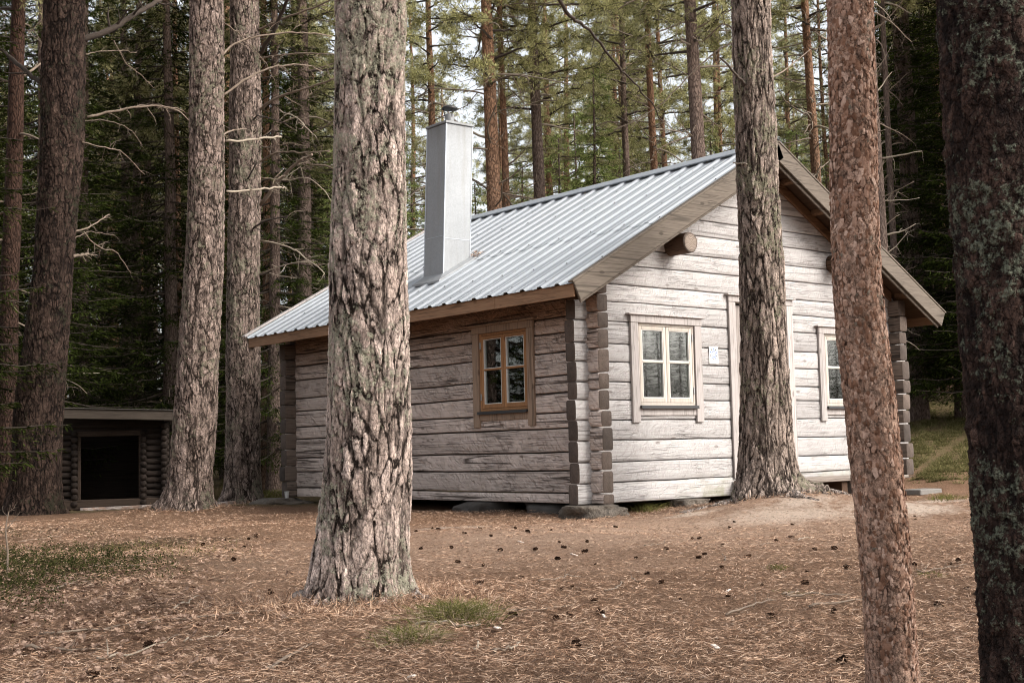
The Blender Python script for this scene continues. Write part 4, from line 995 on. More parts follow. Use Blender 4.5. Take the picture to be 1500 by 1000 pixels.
def far_trunk(seed, Ht, r0, zd0, zd1, nd, spruce=False, dlen=1.0):
    r = random.Random(seed); mb = MB(); n = 40; z = np.linspace(-.3, Ht, n); 
    x = .10*np.sin(z*.25+seed) + .02*vn(z*.8, seed); y = .08*np.sin(z*.21+seed*2)
    R = r0*(1-.80*np.clip(z/Ht, 0, 1)**1.1) * (1+.35*np.exp(-np.maximum(z, 0)/.25))
    a = np.arange(12)*2*PI/12; rad = 1+.06*vn(np.cos(a)[None]*1.5, np.sin(a)[None]*1.5, z[:, None]*1.1, seed)
    P = np.stack([x, y, z], -1); tube(mb, P, R, 12, 0, True, rad)
    for b in range(nd):
        zz = r.uniform(zd0, zd1)*1.0; aa = r.uniform(0, 6.28); L = dlen*r.uniform(.35, 1.9)*(.6+.5*(zz-zd0)/(zd1-zd0+.1))
        o = np.array([np.interp(zz, z, x), np.interp(zz, z, y), zz]); d = np.array([math.cos(aa), math.sin(aa), r.uniform(-.15, .35)]); pts = [o]; m = 7
        cur = r.uniform(-.16, .10)
        for q in range(m-1):
            d = d + np.array([r.gauss(0,.13), r.gauss(0,.13), r.gauss(0,.08)+cur]); d /= np.linalg.norm(d); pts.append(pts[-1]+d*L/(m-1))
        rb = r.uniform(.010, .026)*(.5+.5*min(1.4, L)); twiggy(mb, pts, np.linspace(rb, rb*.35, m), 4, r.randint(2, 5), .45, r, r.choice([1, 1, 2]), 0)
    return mb
def mk(mb, name, mats, smooth=True):
    o = mb.build(name, mats, None, smooth); me = o.data; bpy.data.objects.remove(o); return me
TRM = [M['far_bark'], M['deadwood'], M['deadpale']]; TRG = [M['far_grey'], M['deadwood'], M['deadpale']]
ME = {}
for i in range(4):
    ME['pt%d' % i] = mk(far_trunk(20+i, 17+i, .17, 2.0, 11.5, 74+8*i), 'pine_trunk', TRM)
    ME['pc%d' % i] = mk(pine_crown(40+i, 8.2+i*.7, 17.4+i, 2.3), 'pine_crown', [M['pine'], M['branch_bark']], False)
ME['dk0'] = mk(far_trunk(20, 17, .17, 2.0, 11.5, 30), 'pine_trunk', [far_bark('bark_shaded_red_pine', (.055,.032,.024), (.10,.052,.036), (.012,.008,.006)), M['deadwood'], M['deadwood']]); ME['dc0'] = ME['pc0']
for i in range(2):
    ME['gt%d' % i] = mk(far_trunk(30+i, 18+i, .19, 1.5, 12.5, 85), 'grey_trunk', TRG)
    ME['gc%d' % i] = mk(spruce_crown(50+i, 7.5, 18.4+i, 1.9, 30, .75), 'high_crown', [M['spruce'], M['branch_bark']], False)
for i in range(3):
    ME['st%d' % i] = mk(far_trunk(60+i, 15+i, .15, .5, 2.5, 14, dlen=.8), 'spruce_trunk', TRG)
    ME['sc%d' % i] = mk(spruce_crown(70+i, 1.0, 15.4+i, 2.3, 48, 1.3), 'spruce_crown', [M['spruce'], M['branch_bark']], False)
for i in range(2):
    ME['yt%d' % i] = mk(far_trunk(80+i, 9, .08, .5, 2.0, 8, dlen=.5), 'young_trunk', TRG)
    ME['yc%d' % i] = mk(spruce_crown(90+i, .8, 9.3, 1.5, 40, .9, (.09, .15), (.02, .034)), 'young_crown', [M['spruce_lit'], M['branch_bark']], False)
KINDS_ = {'darkpine': ('pine_tree', 'dk', 'dc', 1, 'pine tree'), 'pine': ('pine_tree', 'pt', 'pc', 4, 'pine tree'), 'grey': ('conifer_tree', 'gt', 'pc', 2, 'tree'), 'spruce': ('spruce_tree', 'st', 'sc', 3, 'spruce tree'), 'young': ('young_spruce', 'yt', 'yc', 2, 'spruce tree')}
tcount = [0]
def tree(kind, x, y, label, group=None, sc=1.0, rad=None, var=None, rz=None, lean=(0, 0), crown=True):
    nm, tk, ck, nv, cat = KINDS_[kind]; v = tcount[0] % nv if var is None else var; tcount[0] += 1
    rz = (tcount[0]*2.39) % 6.28 if rz is None else rz
    o = empty(nm, (x, y, h1(x, y)), rz); tag(o, label, cat, group)
    if rad: s = (rad, rad, sc)
    else: s = (sc, sc, sc)
    o.scale = (1, 1, 1); o.rotation_euler = (lean[0], lean[1], rz)
    t = bpy.data.objects.new('trunk', ME[tk+str(v)]); COL.objects.link(t); t.parent = o; t.scale = s
    if crown:
        c = bpy.data.objects.new('crown', ME[ck+str(v)]); COL.objects.link(c); c.parent = o; c.scale = (sc, sc, sc)
    return o

# ---- the six big trunks around the cabin
t1, b1, q1 = hero_trunk('pine_tree', [(888,452,604),(850,456,600),(800,462,598),(740,470,600),(700,474,603),(600,480,602),(500,482,600),(400,481,597),(300,486,594),(200,490,592),(100,492,592),(0,493,594)],
    6.69, 15, M['bark_big'], 420, .0042, (.22, .10), [(0.2, .35, 1.2), (1.9, .4, .5), (3.2, .35, 1.5), (4.6, .3, 1.0), (5.6, .3, .7)], 1)
tag(t1, 'thick scaly lichened pine trunk in front of the long side wall', 'pine tree')
t2, b2, q2 = hero_trunk('pine_tree', [(752,238,313),(720,245,311),(680,250,312),(600,256,318),(500,262,322),(400,270,326),(300,275,328),(200,277,328),(100,278,328),(0,279,327)],
    17.84, 19, M['bark_spruce'], 150, .017, (.32, .16), [(.2,.4,1.0),(2.5,.4,1.1),(4.2,.4,.8)], 2)
tag(t2, 'straight grey scaly trunk between the dark shelter and the cabin', 'pine tree')
t3, b3, q3 = hero_trunk('pine_tree', [(728,326,384),(700,329,382),(600,331,381),(500,332,380),(400,333,380),(300,335,382),(200,336,383),(100,337,381),(0,337,379)],
    22.5, 20, M['bark_spruce'], 130, .022, (.30, .16), [(.8,.4,1.0),(3.0,.4,.8),(5.0,.4,.9)], 3)
tag(t3, 'tall brown trunk just left of the cabin roof eave', 'pine tree')
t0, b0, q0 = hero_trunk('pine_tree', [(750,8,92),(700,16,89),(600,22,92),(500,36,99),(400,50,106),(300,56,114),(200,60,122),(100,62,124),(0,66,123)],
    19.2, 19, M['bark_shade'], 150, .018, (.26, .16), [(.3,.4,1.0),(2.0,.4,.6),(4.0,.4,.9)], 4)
tag(t0, 'dark leaning trunk at the left beside the log shelter', 'pine tree')
t4, b4, q4 = hero_trunk('pine_tree', [(728,1072,1186),(715,1075,1178),(690,1079,1170),(650,1083,1163),(600,1085,1160),(500,1084,1153),(400,1083,1148),(300,1080,1142),(200,1077,1137),(100,1074,1132),(0,1072,1128)],
    14.45, 17, M['bark_door'], 210, .010, (.45, .11), [(.0,.3,1.1),(1.0,.25,.5),(3.1,.3,.9),(4.2,.25,1.0),(5.3,.25,.9)], 5)
tag(t4, 'ridged dark pine trunk with spreading roots in front of the cabin door', 'pine tree')
t5, b5, q5 = hero_trunk('pine_tree', [(1035,1276,1348),(1000,1273,1345),(900,1268,1338),(800,1260,1331),(700,1250,1322),(600,1240,1312),(500,1229,1299),(400,1221,1289),(300,1218,1285),(200,1217,1283),(100,1215,1280),(0,1213,1277)],
    3.93, 9, M['bark_red'], 170, .0036, (.2, .06), [(.3,.4,.7),(2.2,.4,.6),(4.2,.4,.8)], 6)
tag(t5, 'slim leaning pine with flaking reddish bark right of the door', 'pine tree')
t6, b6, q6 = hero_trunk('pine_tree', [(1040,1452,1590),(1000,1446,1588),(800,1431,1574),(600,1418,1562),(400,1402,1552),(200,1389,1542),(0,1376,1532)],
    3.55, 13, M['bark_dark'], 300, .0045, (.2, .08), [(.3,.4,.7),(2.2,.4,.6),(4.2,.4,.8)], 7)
tag(t6, 'very dark lichen spotted trunk at the right edge of the photo', 'pine tree')

def hero_crown(root, base, Q, kind, sc, z, rz=0.):
    i = np.argmin(abs(Q[:, 2]-z)); off = Q[i, :3]-base
    c = bpy.data.objects.new('crown', ME[kind]); COL.objects.link(c); c.parent = root; c.scale = (sc, sc, sc); c.rotation_euler = (0, 0, rz)
    top = Q[-1, :3]-base; c.location = (top[0]*.8, top[1]*.8, top[2]-17.2*sc if kind[0] == 'p' else top[2]-18.2*sc)
hero_crown(t1, b1, q1, 'pc0', .85, 14); hero_crown(t2, b2, q2, 'pc1', 1.0, 17, 1); hero_crown(t3, b3, q3, 'pc2', 1.0, 18, 2)
hero_crown(t0, b0, q0, 'gc0', 1.0, 17, 3); hero_crown(t4, b4, q4, 'pc3', .9, 15, 4); hero_crown(t5, b5, q5, 'pc1', .5, 8, 5); hero_crown(t6, b6, q6, 'pc2', .68, 11, 6)

# papery flakes of the slim red pine: thin curved scales standing a few millimetres off the trunk
def flakes(root, base, Q, n, zmin, zmax, size, mat, lift=.004, seed=5):
    r = np.random.default_rng(seed); mb = MB(); m = 8
    z = r.uniform(zmin, zmax, n); a0 = r.random(n)*2*PI
    cx = np.interp(z, Q[:, 2], Q[:, 0]) - base[0]; cy = np.interp(z, Q[:, 2], Q[:, 1]) - base[1]; R = np.interp(z, Q[:, 2], Q[:, 3])
    w = size*r.uniform(.35, 1.0, n)*np.where(r.random(n) < .2, 1.5, 1); h = w*r.uniform(.9, 2.4, n)
    ang = np.arange(m)*2*PI/m; rr = r.uniform(.6, 1.15, (n, m)); du = np.cos(ang)[None]*rr*w[:, None]; dv = np.sin(ang)[None]*rr*h[:, None]
    tilt = r.normal(size=n)*.0016; tilt2 = r.normal(size=n)*.0010; off = r.uniform(.0, lift, n) + .0005
    def pt(du, dv, extra):
        zz = z[:, None] + dv; A = a0[:, None] + du/R[:, None]; ro = R[:, None]*(1+.0) + off[:, None] + extra
        ccx = np.interp(zz, Q[:, 2], Q[:, 0]) - base[0]; ccy = np.interp(zz, Q[:, 2], Q[:, 1]) - base[1]
        return np.stack([ccx + ro*np.cos(A), ccy + ro*np.sin(A), zz-base[2]], -1)
    ring = pt(du, dv, tilt[:, None]*dv/h[:, None] + tilt2[:, None]*du/w[:, None]); cen = pt(np.zeros((n, 1)), np.zeros((n, 1)), .0018)
    back = pt(du*.97, dv*.97, tilt[:, None]*dv/h[:, None] + tilt2[:, None]*du/w[:, None] - .0016)
    V = np.concatenate([ring, back, cen], 1).reshape(-1, 3); k = 2*m+1; b = (np.arange(n)*k)[:, None, None]
    j = np.arange(m); j2 = (j+1) % m
    T = (b + np.stack([j, j2, np.full(m, 2*m)], -1)[None]).reshape(-1, 3); Qd = (b + np.stack([m+j, m+j2, j2, j], -1)[None]).reshape(-1, 4)
    mb.add(V, Qd, T); o = mb.build('bark_flakes', mat, root); tag(o, kind='stuff'); return o
def flake_mat(name, stops):
    t = NT(name); o = t.obj(); rd = t.geo().outputs['Random Per Island']; nz = t.noise(o, 55, 4, .7).outputs[0]
    c = t.ramp(t.math('ADD', t.math('MULTIPLY', rd, .75), t.math('MULTIPLY', nz, .3)), stops); c = t.mix(t.ramp(nz, [(.36, .7), (.5, 0)]), c, stops[0][1])
    t.bsdf(c, .85, t.bump(nz, .002), **{'Specular IOR Level': .2}); return t.mat
M['flake_red'] = flake_mat('red_pine_flake', [(.1, (.12,.06,.038)), (.4, (.26,.14,.09)), (.7, (.42,.265,.195)), (1, (.66,.48,.39))])
# flake_mat('dark_pine_flake', [(.1, (.016,.009,.007)), (.5, (.055,.033,.025)), (.8, (.10,.065,.052)), (1, (.17,.12,.10))])
flakes(t5, b5, q5, 4200, -.15, 2.15, .0085, M['flake_red'], .0025)
# roots
def root_tube(root, base, pts, r0, r1, mat):
    W = []
    for (x, y, dz) in pts: W.append((x, y, h1(x, y)+dz))
    P = smooth_path(np.array(W)-base, 40); P[:, :2] += .012*np.random.default_rng(3).normal(size=(40, 2)); mb = MB()
    a = np.arange(16)*2*PI/16; tube(mb, P, np.linspace(r0, r1, 40)*(1+.1*vn(np.arange(40)*.3, 3)), 16, 0, True, 1+.12*vn(np.cos(a)[None]*2, np.sin(a)[None]*2, np.arange(40)[:, None]*.12, 4)); return mb.build('root', mat, root, smooth=True)
M['root'] = bark_mat('root_bark', 24, .6, .01, (.04,.03,.024), (.26,.21,.18), (.44,.375,.335), displace=False)
rx, ry = AR[0], AR[1]
root_tube(t4, b4, [(b4[0]+.22*rx, b4[1]+.22*ry, .12), (b4[0]+.42*rx, b4[1]+.42*ry-.03, .03), (b4[0]+.7*rx, b4[1]+.7*ry-.08, -.005), (b4[0]+1.0*rx, b4[1]+1.0*ry-.08, -.03)], .085, .02, M['root'])
root_tube(t4, b4, [(b4[0]-.2*rx, b4[1]-.2*ry, .08), (b4[0]-.45*rx-.1, b4[1]-.45*ry-.1, .01), (b4[0]-.9*rx-.1, b4[1]-.9*ry-.25, -.015), (b4[0]-1.5*rx, b4[1]-1.5*ry-.35, -.03)], .07, .02, M['root'])
root_tube(t4, b4, [(b4[0]-.05, b4[1]-.25, .06), (b4[0]-.2, b4[1]-.6, -.01), (b4[0]-.15, b4[1]-1.0, -.035)], .06, .02, M['root'])
root_tube(t1, b1, [(b1[0]+.17*rx, b1[1]+.17*ry, .10), (b1[0]+.30*rx-.03, b1[1]+.30*ry-.05, .015), (b1[0]+.46*rx-.08, b1[1]+.46*ry-.12, -.015)], .05, .015, M['root'])
root_tube(t1, b1, [(b1[0]-.17*rx, b1[1]-.17*ry, .08), (b1[0]-.27*rx-.05, b1[1]-.27*ry-.05, .02), (b1[0]-.36*rx-.1, b1[1]-.36*ry-.1, -.02)], .06, .02, M['root'])

# bare branches of the left trunks
c1 = lambda pts: [(280+x/3.333, y/3.333) for x, y in pts]
c2 = lambda pts: [(x/2.5, y/2.5) for x, y in pts]
B2 = [(c1([(150,275),(200,220),(300,185),(420,165),(560,162),(690,180)]), 4.2, 2.6, 'deadwood'), (c1([(150,470),(250,400),(340,350),(440,322),(560,318),(640,350)]), 4.5, 2.0, 'deadwood'),
      (c1([(170,690),(300,680),(420,668),(445,670)]), 4.6, 3.0, 'deadpale'), (c1([(170,935),(310,925),(420,916),(455,915)]), 4.4, 2.6, 'deadpale'), (c1([(130,665),(200,640),(270,628)]), 4, 2.4, 'deadwood'),
      (c1([(165,118),(230,160),(300,235),(370,320),(410,410)]), 2.2, 1.2, 'deadwood')]
for i, (pts, a, b, m) in enumerate(B2): px_branch(t2, b2, 17.84, pts, a, b, m, .8, 8, .22, 100+i)
B3 = [(c1([(330,270),(390,180),(440,70),(480,-20)]), 8, 6, 'branch_bark'), (c1([(320,150),(400,115),(480,80),(570,50),(660,10),(720,-30)]), 4.5, 2.4, 'deadwood'), (c1([(330,290),(400,275),(480,265),(600,262),(700,266)]), 3.8, 2.2, 'deadwood'),
      (c1([(325,545),(400,485),(500,450),(600,420),(700,382)]), 5.5, 3, 'deadwood'), (c1([(285,625),(318,568),(360,572),(425,590)]), 3.6, 1.6, 'branch_bark'), (c1([(320,800),(400,752),(480,742),(560,746),(675,738)]), 3.6, 2, 'deadwood'),
      (c1([(260,895),(290,850),(320,795)]), 3.6, 2, 'branch_bark'), (c1([(340,1000),(440,870),(530,785),(592,755)]), 7, 4.5, 'deadwood'), (c1([(430,540),(520,580),(560,620),(615,672)]), 2.2, 1.2, 'deadpale'),
      (c1([(340,865),(450,880),(560,868),(640,920),(680,975)]), 2.2, 1.2, 'deadpale'), (c1([(320,705),(380,720),(480,700),(560,715)]), 2.4, 1.2, 'deadwood'), (c2([(910,855),(960,815),(1055,790)]), 4, 2, 'branch_bark'),
      (c2([(955,880),(1060,905),(1120,945),(1190,1000)]), 3, 1.6, 'deadpale'), (c2([(955,1000),(1060,965),(1150,955)]), 2.6, 1.4, 'deadpale')]
for i, (pts, a, b, m) in enumerate(B3): px_branch(t3, b3, 22.5, pts, a, b, m, -.9, 8, .25, 140+i)
B0 = [(c2([(318,428),(400,410),(520,392),(600,390),(660,410),(695,450)]), 5, 2.2, 'deadwood'), (c2([(300,520),(400,545),(450,560),(530,640)]), 2.6, 1.4, 'deadwood'), (c2([(272,850),(340,825),(400,785)]), 3.6, 2, 'deadwood'),
      (c2([(305,850),(370,910),(420,920),(480,1000)]), 2.4, 1.4, 'deadwood'), (c2([(270,940),(300,934),(326,930)]), 6, 5, 'deadwood'), (c2([(415,150),(460,230),(510,270),(565,325)]), 2, 1, 'deadwood'), (c2([(300,200),(360,190),(440,185),(500,195)]), 2.2, 1.2, 'deadwood'),
      (c2([(290,150),(400,110),(480,60),(560,15),(620,-15)]), 12, 8, 'branch_bark'), (c2([(200,310),(130,290),(60,230),(-20,160)]), 10, 7, 'branch_bark'), (c2([(295,445),(380,440),(470,470),(520,530)]), 2.4, 1.2, 'deadwood'), (c2([(275,870),(330,850),(420,862)]), 2, 1, 'deadwood')]
for i, (pts, a, b, m) in enumerate(B0): px_branch(t0, b0, 19.2, pts, a, b, m, .9, 9, .28, 180+i)
# branches to the left of the two middle trunks, stubs and the long hanging branch over the roof
px_branch(t2, b2, 17.84, c2([(700,425),(640,395),(560,385)]), 3, 1.4, 'deadwood', -.5, 6, .3, 210)
px_branch(t1, b1, 6.69, [(585,-330),(640,-190),(740,-90),(820,0),(838,28),(868,50),(905,98),(925,118),(950,145),(972,180)], 10, 2.2, 'branch_bark', 1.1, 5, .12, 220)
px_branch(t1, b1, 6.69, [(575,138),(584,146),(590,152)], 5, 3, 'deadwood', -.05, 0, .2, 221, 'stub')
px_branch(t4, b4, 14.45, [(1096,140),(1088,120),(1072,102),(1056,84)], 5.5, 3.4, 'branch_bark', -.7, 2, .2, 230, 'stub')
px_branch(t4, b4, 14.45, [(1076,238),(1086,240),(1094,240)], 3, 2, 'deadpale', -.3, 0, .2, 231, 'stub')
for i, pts in enumerate(([(1080,60),(1050,75),(1010,110),(960,160),(900,190)], [(1078,48),(1058,36),(1030,60),(1015,54)], [(1130,115),(1160,95),(1190,70)])):
    px_branch(t4, b4, 14.45, pts, 3.2, 1.4, 'deadwood' if i else 'deadpale', .8, 8, .25, 240+i)
for i, (y, l) in enumerate(((215, 26), (262, 34), (330, 24), (345, 30), (395, 22))):
    pass
px_branch(t5, b5, 3.93, [(1228,72),(1210,74),(1192,73)], 4, 2, 'branch_bark', .1, 0, .2, 250, 'stub')

# ================================================================== THE FOREST
def at(px, depth, py=150):
    p = P3(px, py, depth); return p[0], p[1]
def named(kind, px, w, depth, label, var=None, sc=1.0, py=150, lean=(0, 0), crown=True, group=None, rz=None):
    r0 = {'darkpine': .135, 'pine': .135, 'grey': .155, 'spruce': .12, 'young': .065}[kind]
    x, y = at(px, depth, py); rad = (w*depth/(2*r0*FPX)) if w else None
    return tree(kind, x, y, label, group, sc, rad, var, rz, lean, crown)
named('darkpine', 24, 25, 21.5, 'reddish trunk at the far left edge beyond the dark leaning one', 0)
named('grey', 203, 14, 31, 'thin grey trunk above the log shelter', 0)
named('pine', 259, 10, 33, 'very thin reddish stem just left of the straight grey scaly trunk', 1)
named('pine', 384, 12, 28.5, 'thin orange trunk half hidden behind the tall brown trunk', 2)
named('grey', 438, 20, 28, 'grey trunk rising over the left end of the metal roof', 1)
named('pine', 631, 13, 36, 'orange trunk directly behind the steel chimney', 3)
named('pine', 723, 23, 27, 'broad orange pine trunk right of the steel chimney', 0)
named('pine', 738, 11, 28.5, 'slimmer orange trunk touching the broad one right of the chimney', 1)
named('grey', 789, 19, 29, 'grey brown trunk with many bare branches behind the roof ridge', 0)
named('pine', 898, 7, 52, 'faint thin trunk beyond the bright young spruce', 2)
named('grey', 918, 12, 34, 'narrow grey trunk left of the pair of orange pines', 1)
named('pine', 956, 12, 32, 'left and thicker one of the pair of orange pines behind the ridge', 3)
named('pine', 969, 10, 36, 'right and slimmer one of the pair of orange pines behind the ridge', 0)
named('grey', 1020, 23, 25, 'stout grey trunk left of the ridged trunk by the door', 0)
named('pine', 1054, 8, 48, 'thin orange stem between the stout grey trunk and the ridged one', 1)
named('pine', 1155, 9, 44, 'thin stem just right of the ridged trunk above the gable', 2)
named('pine', 1190, 15, 30, 'orange trunk rising above the right slope of the roof', 3)
named('pine', 1207, 8, 40, 'thin stem beside the orange trunk above the right slope', 0)
named('grey', 1285, 15, 24, 'grey trunk hugging the right side of the flaking red pine', 1)
named('grey', 1301, 9, 25.5, 'slim dark stem touching the grey trunk right of the red pine', 0)
named('grey', 1320, 17, 27, 'grey brown trunk with drooping dead twigs above the right eave', 1)
named('spruce', 1346, 12, 26.5, 'dim trunk on the mossy bank below the right eave', 0, py=500)
named('young', 872, 0, 33, 'bright olive young spruce behind the middle of the roof', 0, 1.15)
named('young', 694, 0, 34, 'small bright spruce just right of the chimney', 1, .85)
named('young', 1060, 0, 42, 'pale young spruce behind the ridge left of the ridged trunk', 1, 1.1)
named('young', 600, 0, 44, 'pale young spruce behind the thick lichened trunk', 0, 1.15)
for i, (px, d, q) in enumerate([(655,40,1.0),(760,36,.95),(812,39,1.1),(845,44,1.3),(905,38,1.05),(940,43,1.2),(990,37,.95),(1035,45,1.25),(1110,40,1.0),(1160,37,1.05),(1225,41,1.2),(575,38,1.1),(490,36,1.0),(1245,35,.8)]):
    named('young', px, 0, d, 'fresh green young spruce filling the gap between trunks behind the cabin', i % 2, q, group='young spruces behind the cabin')
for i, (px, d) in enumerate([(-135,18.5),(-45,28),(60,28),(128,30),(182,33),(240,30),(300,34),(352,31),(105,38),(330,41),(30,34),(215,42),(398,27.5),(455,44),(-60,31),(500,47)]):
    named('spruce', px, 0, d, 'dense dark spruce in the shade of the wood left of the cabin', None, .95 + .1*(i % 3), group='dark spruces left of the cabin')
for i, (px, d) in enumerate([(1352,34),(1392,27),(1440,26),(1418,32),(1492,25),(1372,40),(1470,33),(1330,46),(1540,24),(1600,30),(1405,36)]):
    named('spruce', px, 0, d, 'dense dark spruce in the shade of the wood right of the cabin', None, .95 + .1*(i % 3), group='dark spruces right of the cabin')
for i, (x, y) in enumerate([(-1.5,-20.5),(1.8,-22.5),(-4.5,-23),(4.6,-20),(-.5,-25.5),(-2.6,-17.6),(2.6,-18.4),(-6.8,-19.5),(1.0,-28),(-3.4,-27)]):  # unseen pines added to keep sun off the near ground
    tree('pine', x, y, 'unseen pine added behind the camera to shade the foreground', 'added shade pines behind the camera', 1.0)
for i, (px, d) in enumerate([(-290,17.5)]):  # unseen spruce added to cut skylight from the left
    named('spruce', px, 0, d, 'unseen spruce added past the left edge to block sky light', None, 1.0, group='added sky blocking spruces')
fr_ = random.Random(3)
used = []
for i in range(185):
    d = 34 + 56*fr_.random()**1.0; px = fr_.uniform(-160, 1660); x, y = at(px, d)
    if any((x-a)**2+(y-b)**2 < 2.0 for a, b in used): continue
    used.append((x, y)); q = fr_.random(); mid = 540 < px < 1290
    if mid: k = 'pine' if q < .60 else ('young' if q < .95 else 'grey')
    else: k = 'pine' if q < .40 else ('spruce' if q < .72 else 'grey')
    tree(k, x, y, {'pine': 'slender pine far back in the forest among many alike', 'grey': 'grey trunked conifer far back in the forest among many alike', 'spruce': 'dark spruce far back in the forest beside the clearing', 'young': 'light green young spruce far back behind the cabin'}[k],
         {'pine': 'far forest pines', 'grey': 'far forest grey trunks', 'spruce': 'far forest spruces', 'young': 'far young spruces'}[k], fr_.uniform(.8, 1.15) if k != 'young' else fr_.uniform(.7, 1.25))
# trees across the clearing behind the photographer: they are what the gable windows mirror
for i in range(96):
    a = math.atan2(-.72, .70) + (i/95-.5)*.95; d = 118 + (12 if i % 2 else 0) + fr_.uniform(-5, 5); x, y = 1.3 + d*math.cos(a), d*math.sin(a)
    tree('spruce', x, y, 'distant spruce across the open ground facing the gable', 'trees across the open ground', fr_.uniform(.78, 1.0))

# ================================================================== ON THE GROUND
def ground_hit(px, py):
    d = AF + (px-750)/FPX*AR - (py-500)/FPX*AU; z = -.12
    for _ in range(12):
        t = (z-CAM[2])/d[2]; t = min(t, 60); p = CAM + t*d; z = h1(p[0], p[1])
    return np.array([p[0], p[1], z])
def cone_mesh():
    r = np.random.default_rng(8); mb = MB()
    n = 15; z = np.linspace(-.022, .026, n); R = .0115*np.sqrt(np.clip(1-((z+.004)/.032)**2, .02, 1)); tube(mb, np.stack([0*z, 0*z, z], -1), R*.8, 8)
    P, D = [], []
    for i in range(74):
        t = i/73; zz = -.023 + .048*t; a = i*2.399; rr = .0105*math.sqrt(max(.05, 1-((zz+.004)/.033)**2)); P.append([rr*.5*math.cos(a), rr*.5*math.sin(a), zz]); D.append([math.cos(a), math.sin(a), .15+.6*t])
    kites(mb, np.array(P), np.array(D), r.uniform(.010, .017, 74), .011, r=r, jit=.25, mid=.7)
    return mk(mb, 'pine_cone', [M['cone']], False)
M['cone'] = leaf_mat('cone_scales', (.012,.007,.005), (.06,.033,.022), 0, .2)
CM = cone_mesh()
def cone(p, s=1.0):
    o = bpy.data.objects.new('pine_cone', CM); COL.objects.link(o); o.scale = (s,)*3
    o.location = (p[0], p[1], p[2] + .016*s); o.rotation_euler = (PI/2 + rs.uniform(-.3, .3), rs.uniform(0, 6.28), rs.uniform(0, 6.28))
    tag(o, 'small dark open pine cone lying on the brown needles', 'pine cone', 'fallen pine cones')
cp = [(600+x/3.75, 740+y/3.75) for x, y in [(125,130),(35,150),(300,148),(580,128),(650,150),(62,243),(230,240),(263,318),(405,335),(500,270),(690,250),(815,300),(850,237),(388,440),(610,402),(572,615),(805,630),(415,610),(915,780),(1050,598),(1408,245),(1130,130),(975,185),(160,140),(385,130),(960,265),(1385,430),(880,612),(40,700)]]
cp += [(x/3.75, 760+y/3.75) for x, y in [(1115,145),(1285,230),(1490,415),(1235,630),(825,705),(630,835),(500,870),(1410,100),(1230,110),(1340,160)]]
cp += [(1000+x/2.5, 600+y/2.5) for x, y in [(240,530),(485,510),(555,512),(605,580),(850,570),(320,765),(585,930),(935,720),(920,615),(60,475),(35,475),(450,640),(1010,560),(1040,640)]]
for x, y in cp: cone(ground_hit(x, y), rs.uniform(.62, .95))
k = 0
while k < 45:
    px, py = rs.uniform(330, 1430), 748 + 150*rs.random()**1.7
    if 430 < px < 620 and py > 740: continue
    p = ground_hit(px, py)
    if in_cabin(p[0], p[1], .1): continue
    cone(p, rs.uniform(.42, .75)); k += 1
# twigs and chips
def twig(px, py, L, ang, r, seed, mat='deadwood'):
    p = ground_hit(px, py); q = random.Random(seed); n = 9; u = np.linspace(-.5, .5, n)
    P = np.stack([u*L*math.cos(ang), u*L*math.sin(ang), .010+0*u], -1) + np.array([[q.gauss(0, .02*L), q.gauss(0, .02*L), abs(q.gauss(0, .008))] for _ in range(n)])
    P[:, 2] += H(P[:, 0]+p[0], P[:, 1]+p[1]) - p[2]
    mb = MB(); twiggy(mb, P, np.linspace(r, r*.4, n), 6, q.randint(0, 4), .3, q, 0, 0); o = mb.build('twig', M[mat], smooth=True, loc=p)
    tag(o, 'thin bare twig lying on the brown needles' if mat == 'deadwood' else 'pale stripped twig lying on the brown needles', 'twig', 'twigs on the ground' if mat == 'deadwood' else 'pale twigs on the ground')
tw = [(820,850,.45,.3,.006),(905,862,.5,.6,.006),(785,896,.35,-.5,.007),(930,852,.3,.9,.005),(1235,885,.5,0,.007),(1100,892,.45,.2,.006),(1160,872,.3,.4,.005),(1200,875,.35,-.5,.007),(150,925,.55,-.2,.007),(90,955,.35,-.6,.009),(425,965,.5,.7,.008),(180,830,.5,-.8,.006),(100,860,.4,.5,.007),(1120,800,.4,.1,.005),(1380,835,.4,-.2,.006),(330,905,.5,-.3,.006),(740,956,.25,.5,.006),(1060,820,.3,.8,.004),(60,790,.6,.5,.006),(960,800,.35,.3,.005)]
for i, a in enumerate(tw): twig(*a, 300+i)
for i, a in enumerate([(275,885,.55,.9,.006),(195,962,.35,.35,.007),(295,940,.22,.4,.004),(700,950,.2,.8,.006),(755,951,.14,.6,.005),(655,915,.3,-1.0,.010),(1180,790,.25,.2,.005)]): twig(*a, 340+i, 'deadpale')
def chip(px, py, L, W, ang, seed, label):
    p = ground_hit(px, py); mb = MB(); bbox(mb, (-L/2, -W/2, 0), (L/2, W/2, .006), .002); V = mb.V[0]; V[:, 2] += .25*V[:, 0]**2/L + .012; V[:, 1] += .12*V[:, 0]
    o = mb.build('wood_chip', M['birchchip'], loc=p); o.rotation_euler = (.35*math.sin(seed), .3*math.cos(seed), ang); tag(o, label, 'wood chip')
M['birchchip'] = plain('pale_wood_chip', (.66,.58,.52), .7, 0, .001, 30, .15)
chip(727, 925, .065, .022, .5, 1, 'white wood chip standing out right of the large grass tuft')
chip(883, 907, .05, .014, .9, 2, 'small white wood chip in the middle of the needle ground')
chip(1047, 952, .035, .022, 1.2, 3, 'tiny square white chip near the foot of the red pine')
chip(1068, 866, .04, .02, .2, 4, 'white flake lying between cones in front of the ridged trunk')
chip(605, 998, .05, .02, .6, 5, 'pale chip at the bottom edge below the grass tuft')
chip(840, 816, .06, .03, -.2, 6, 'pale flat flake on the needles below the corner stone')
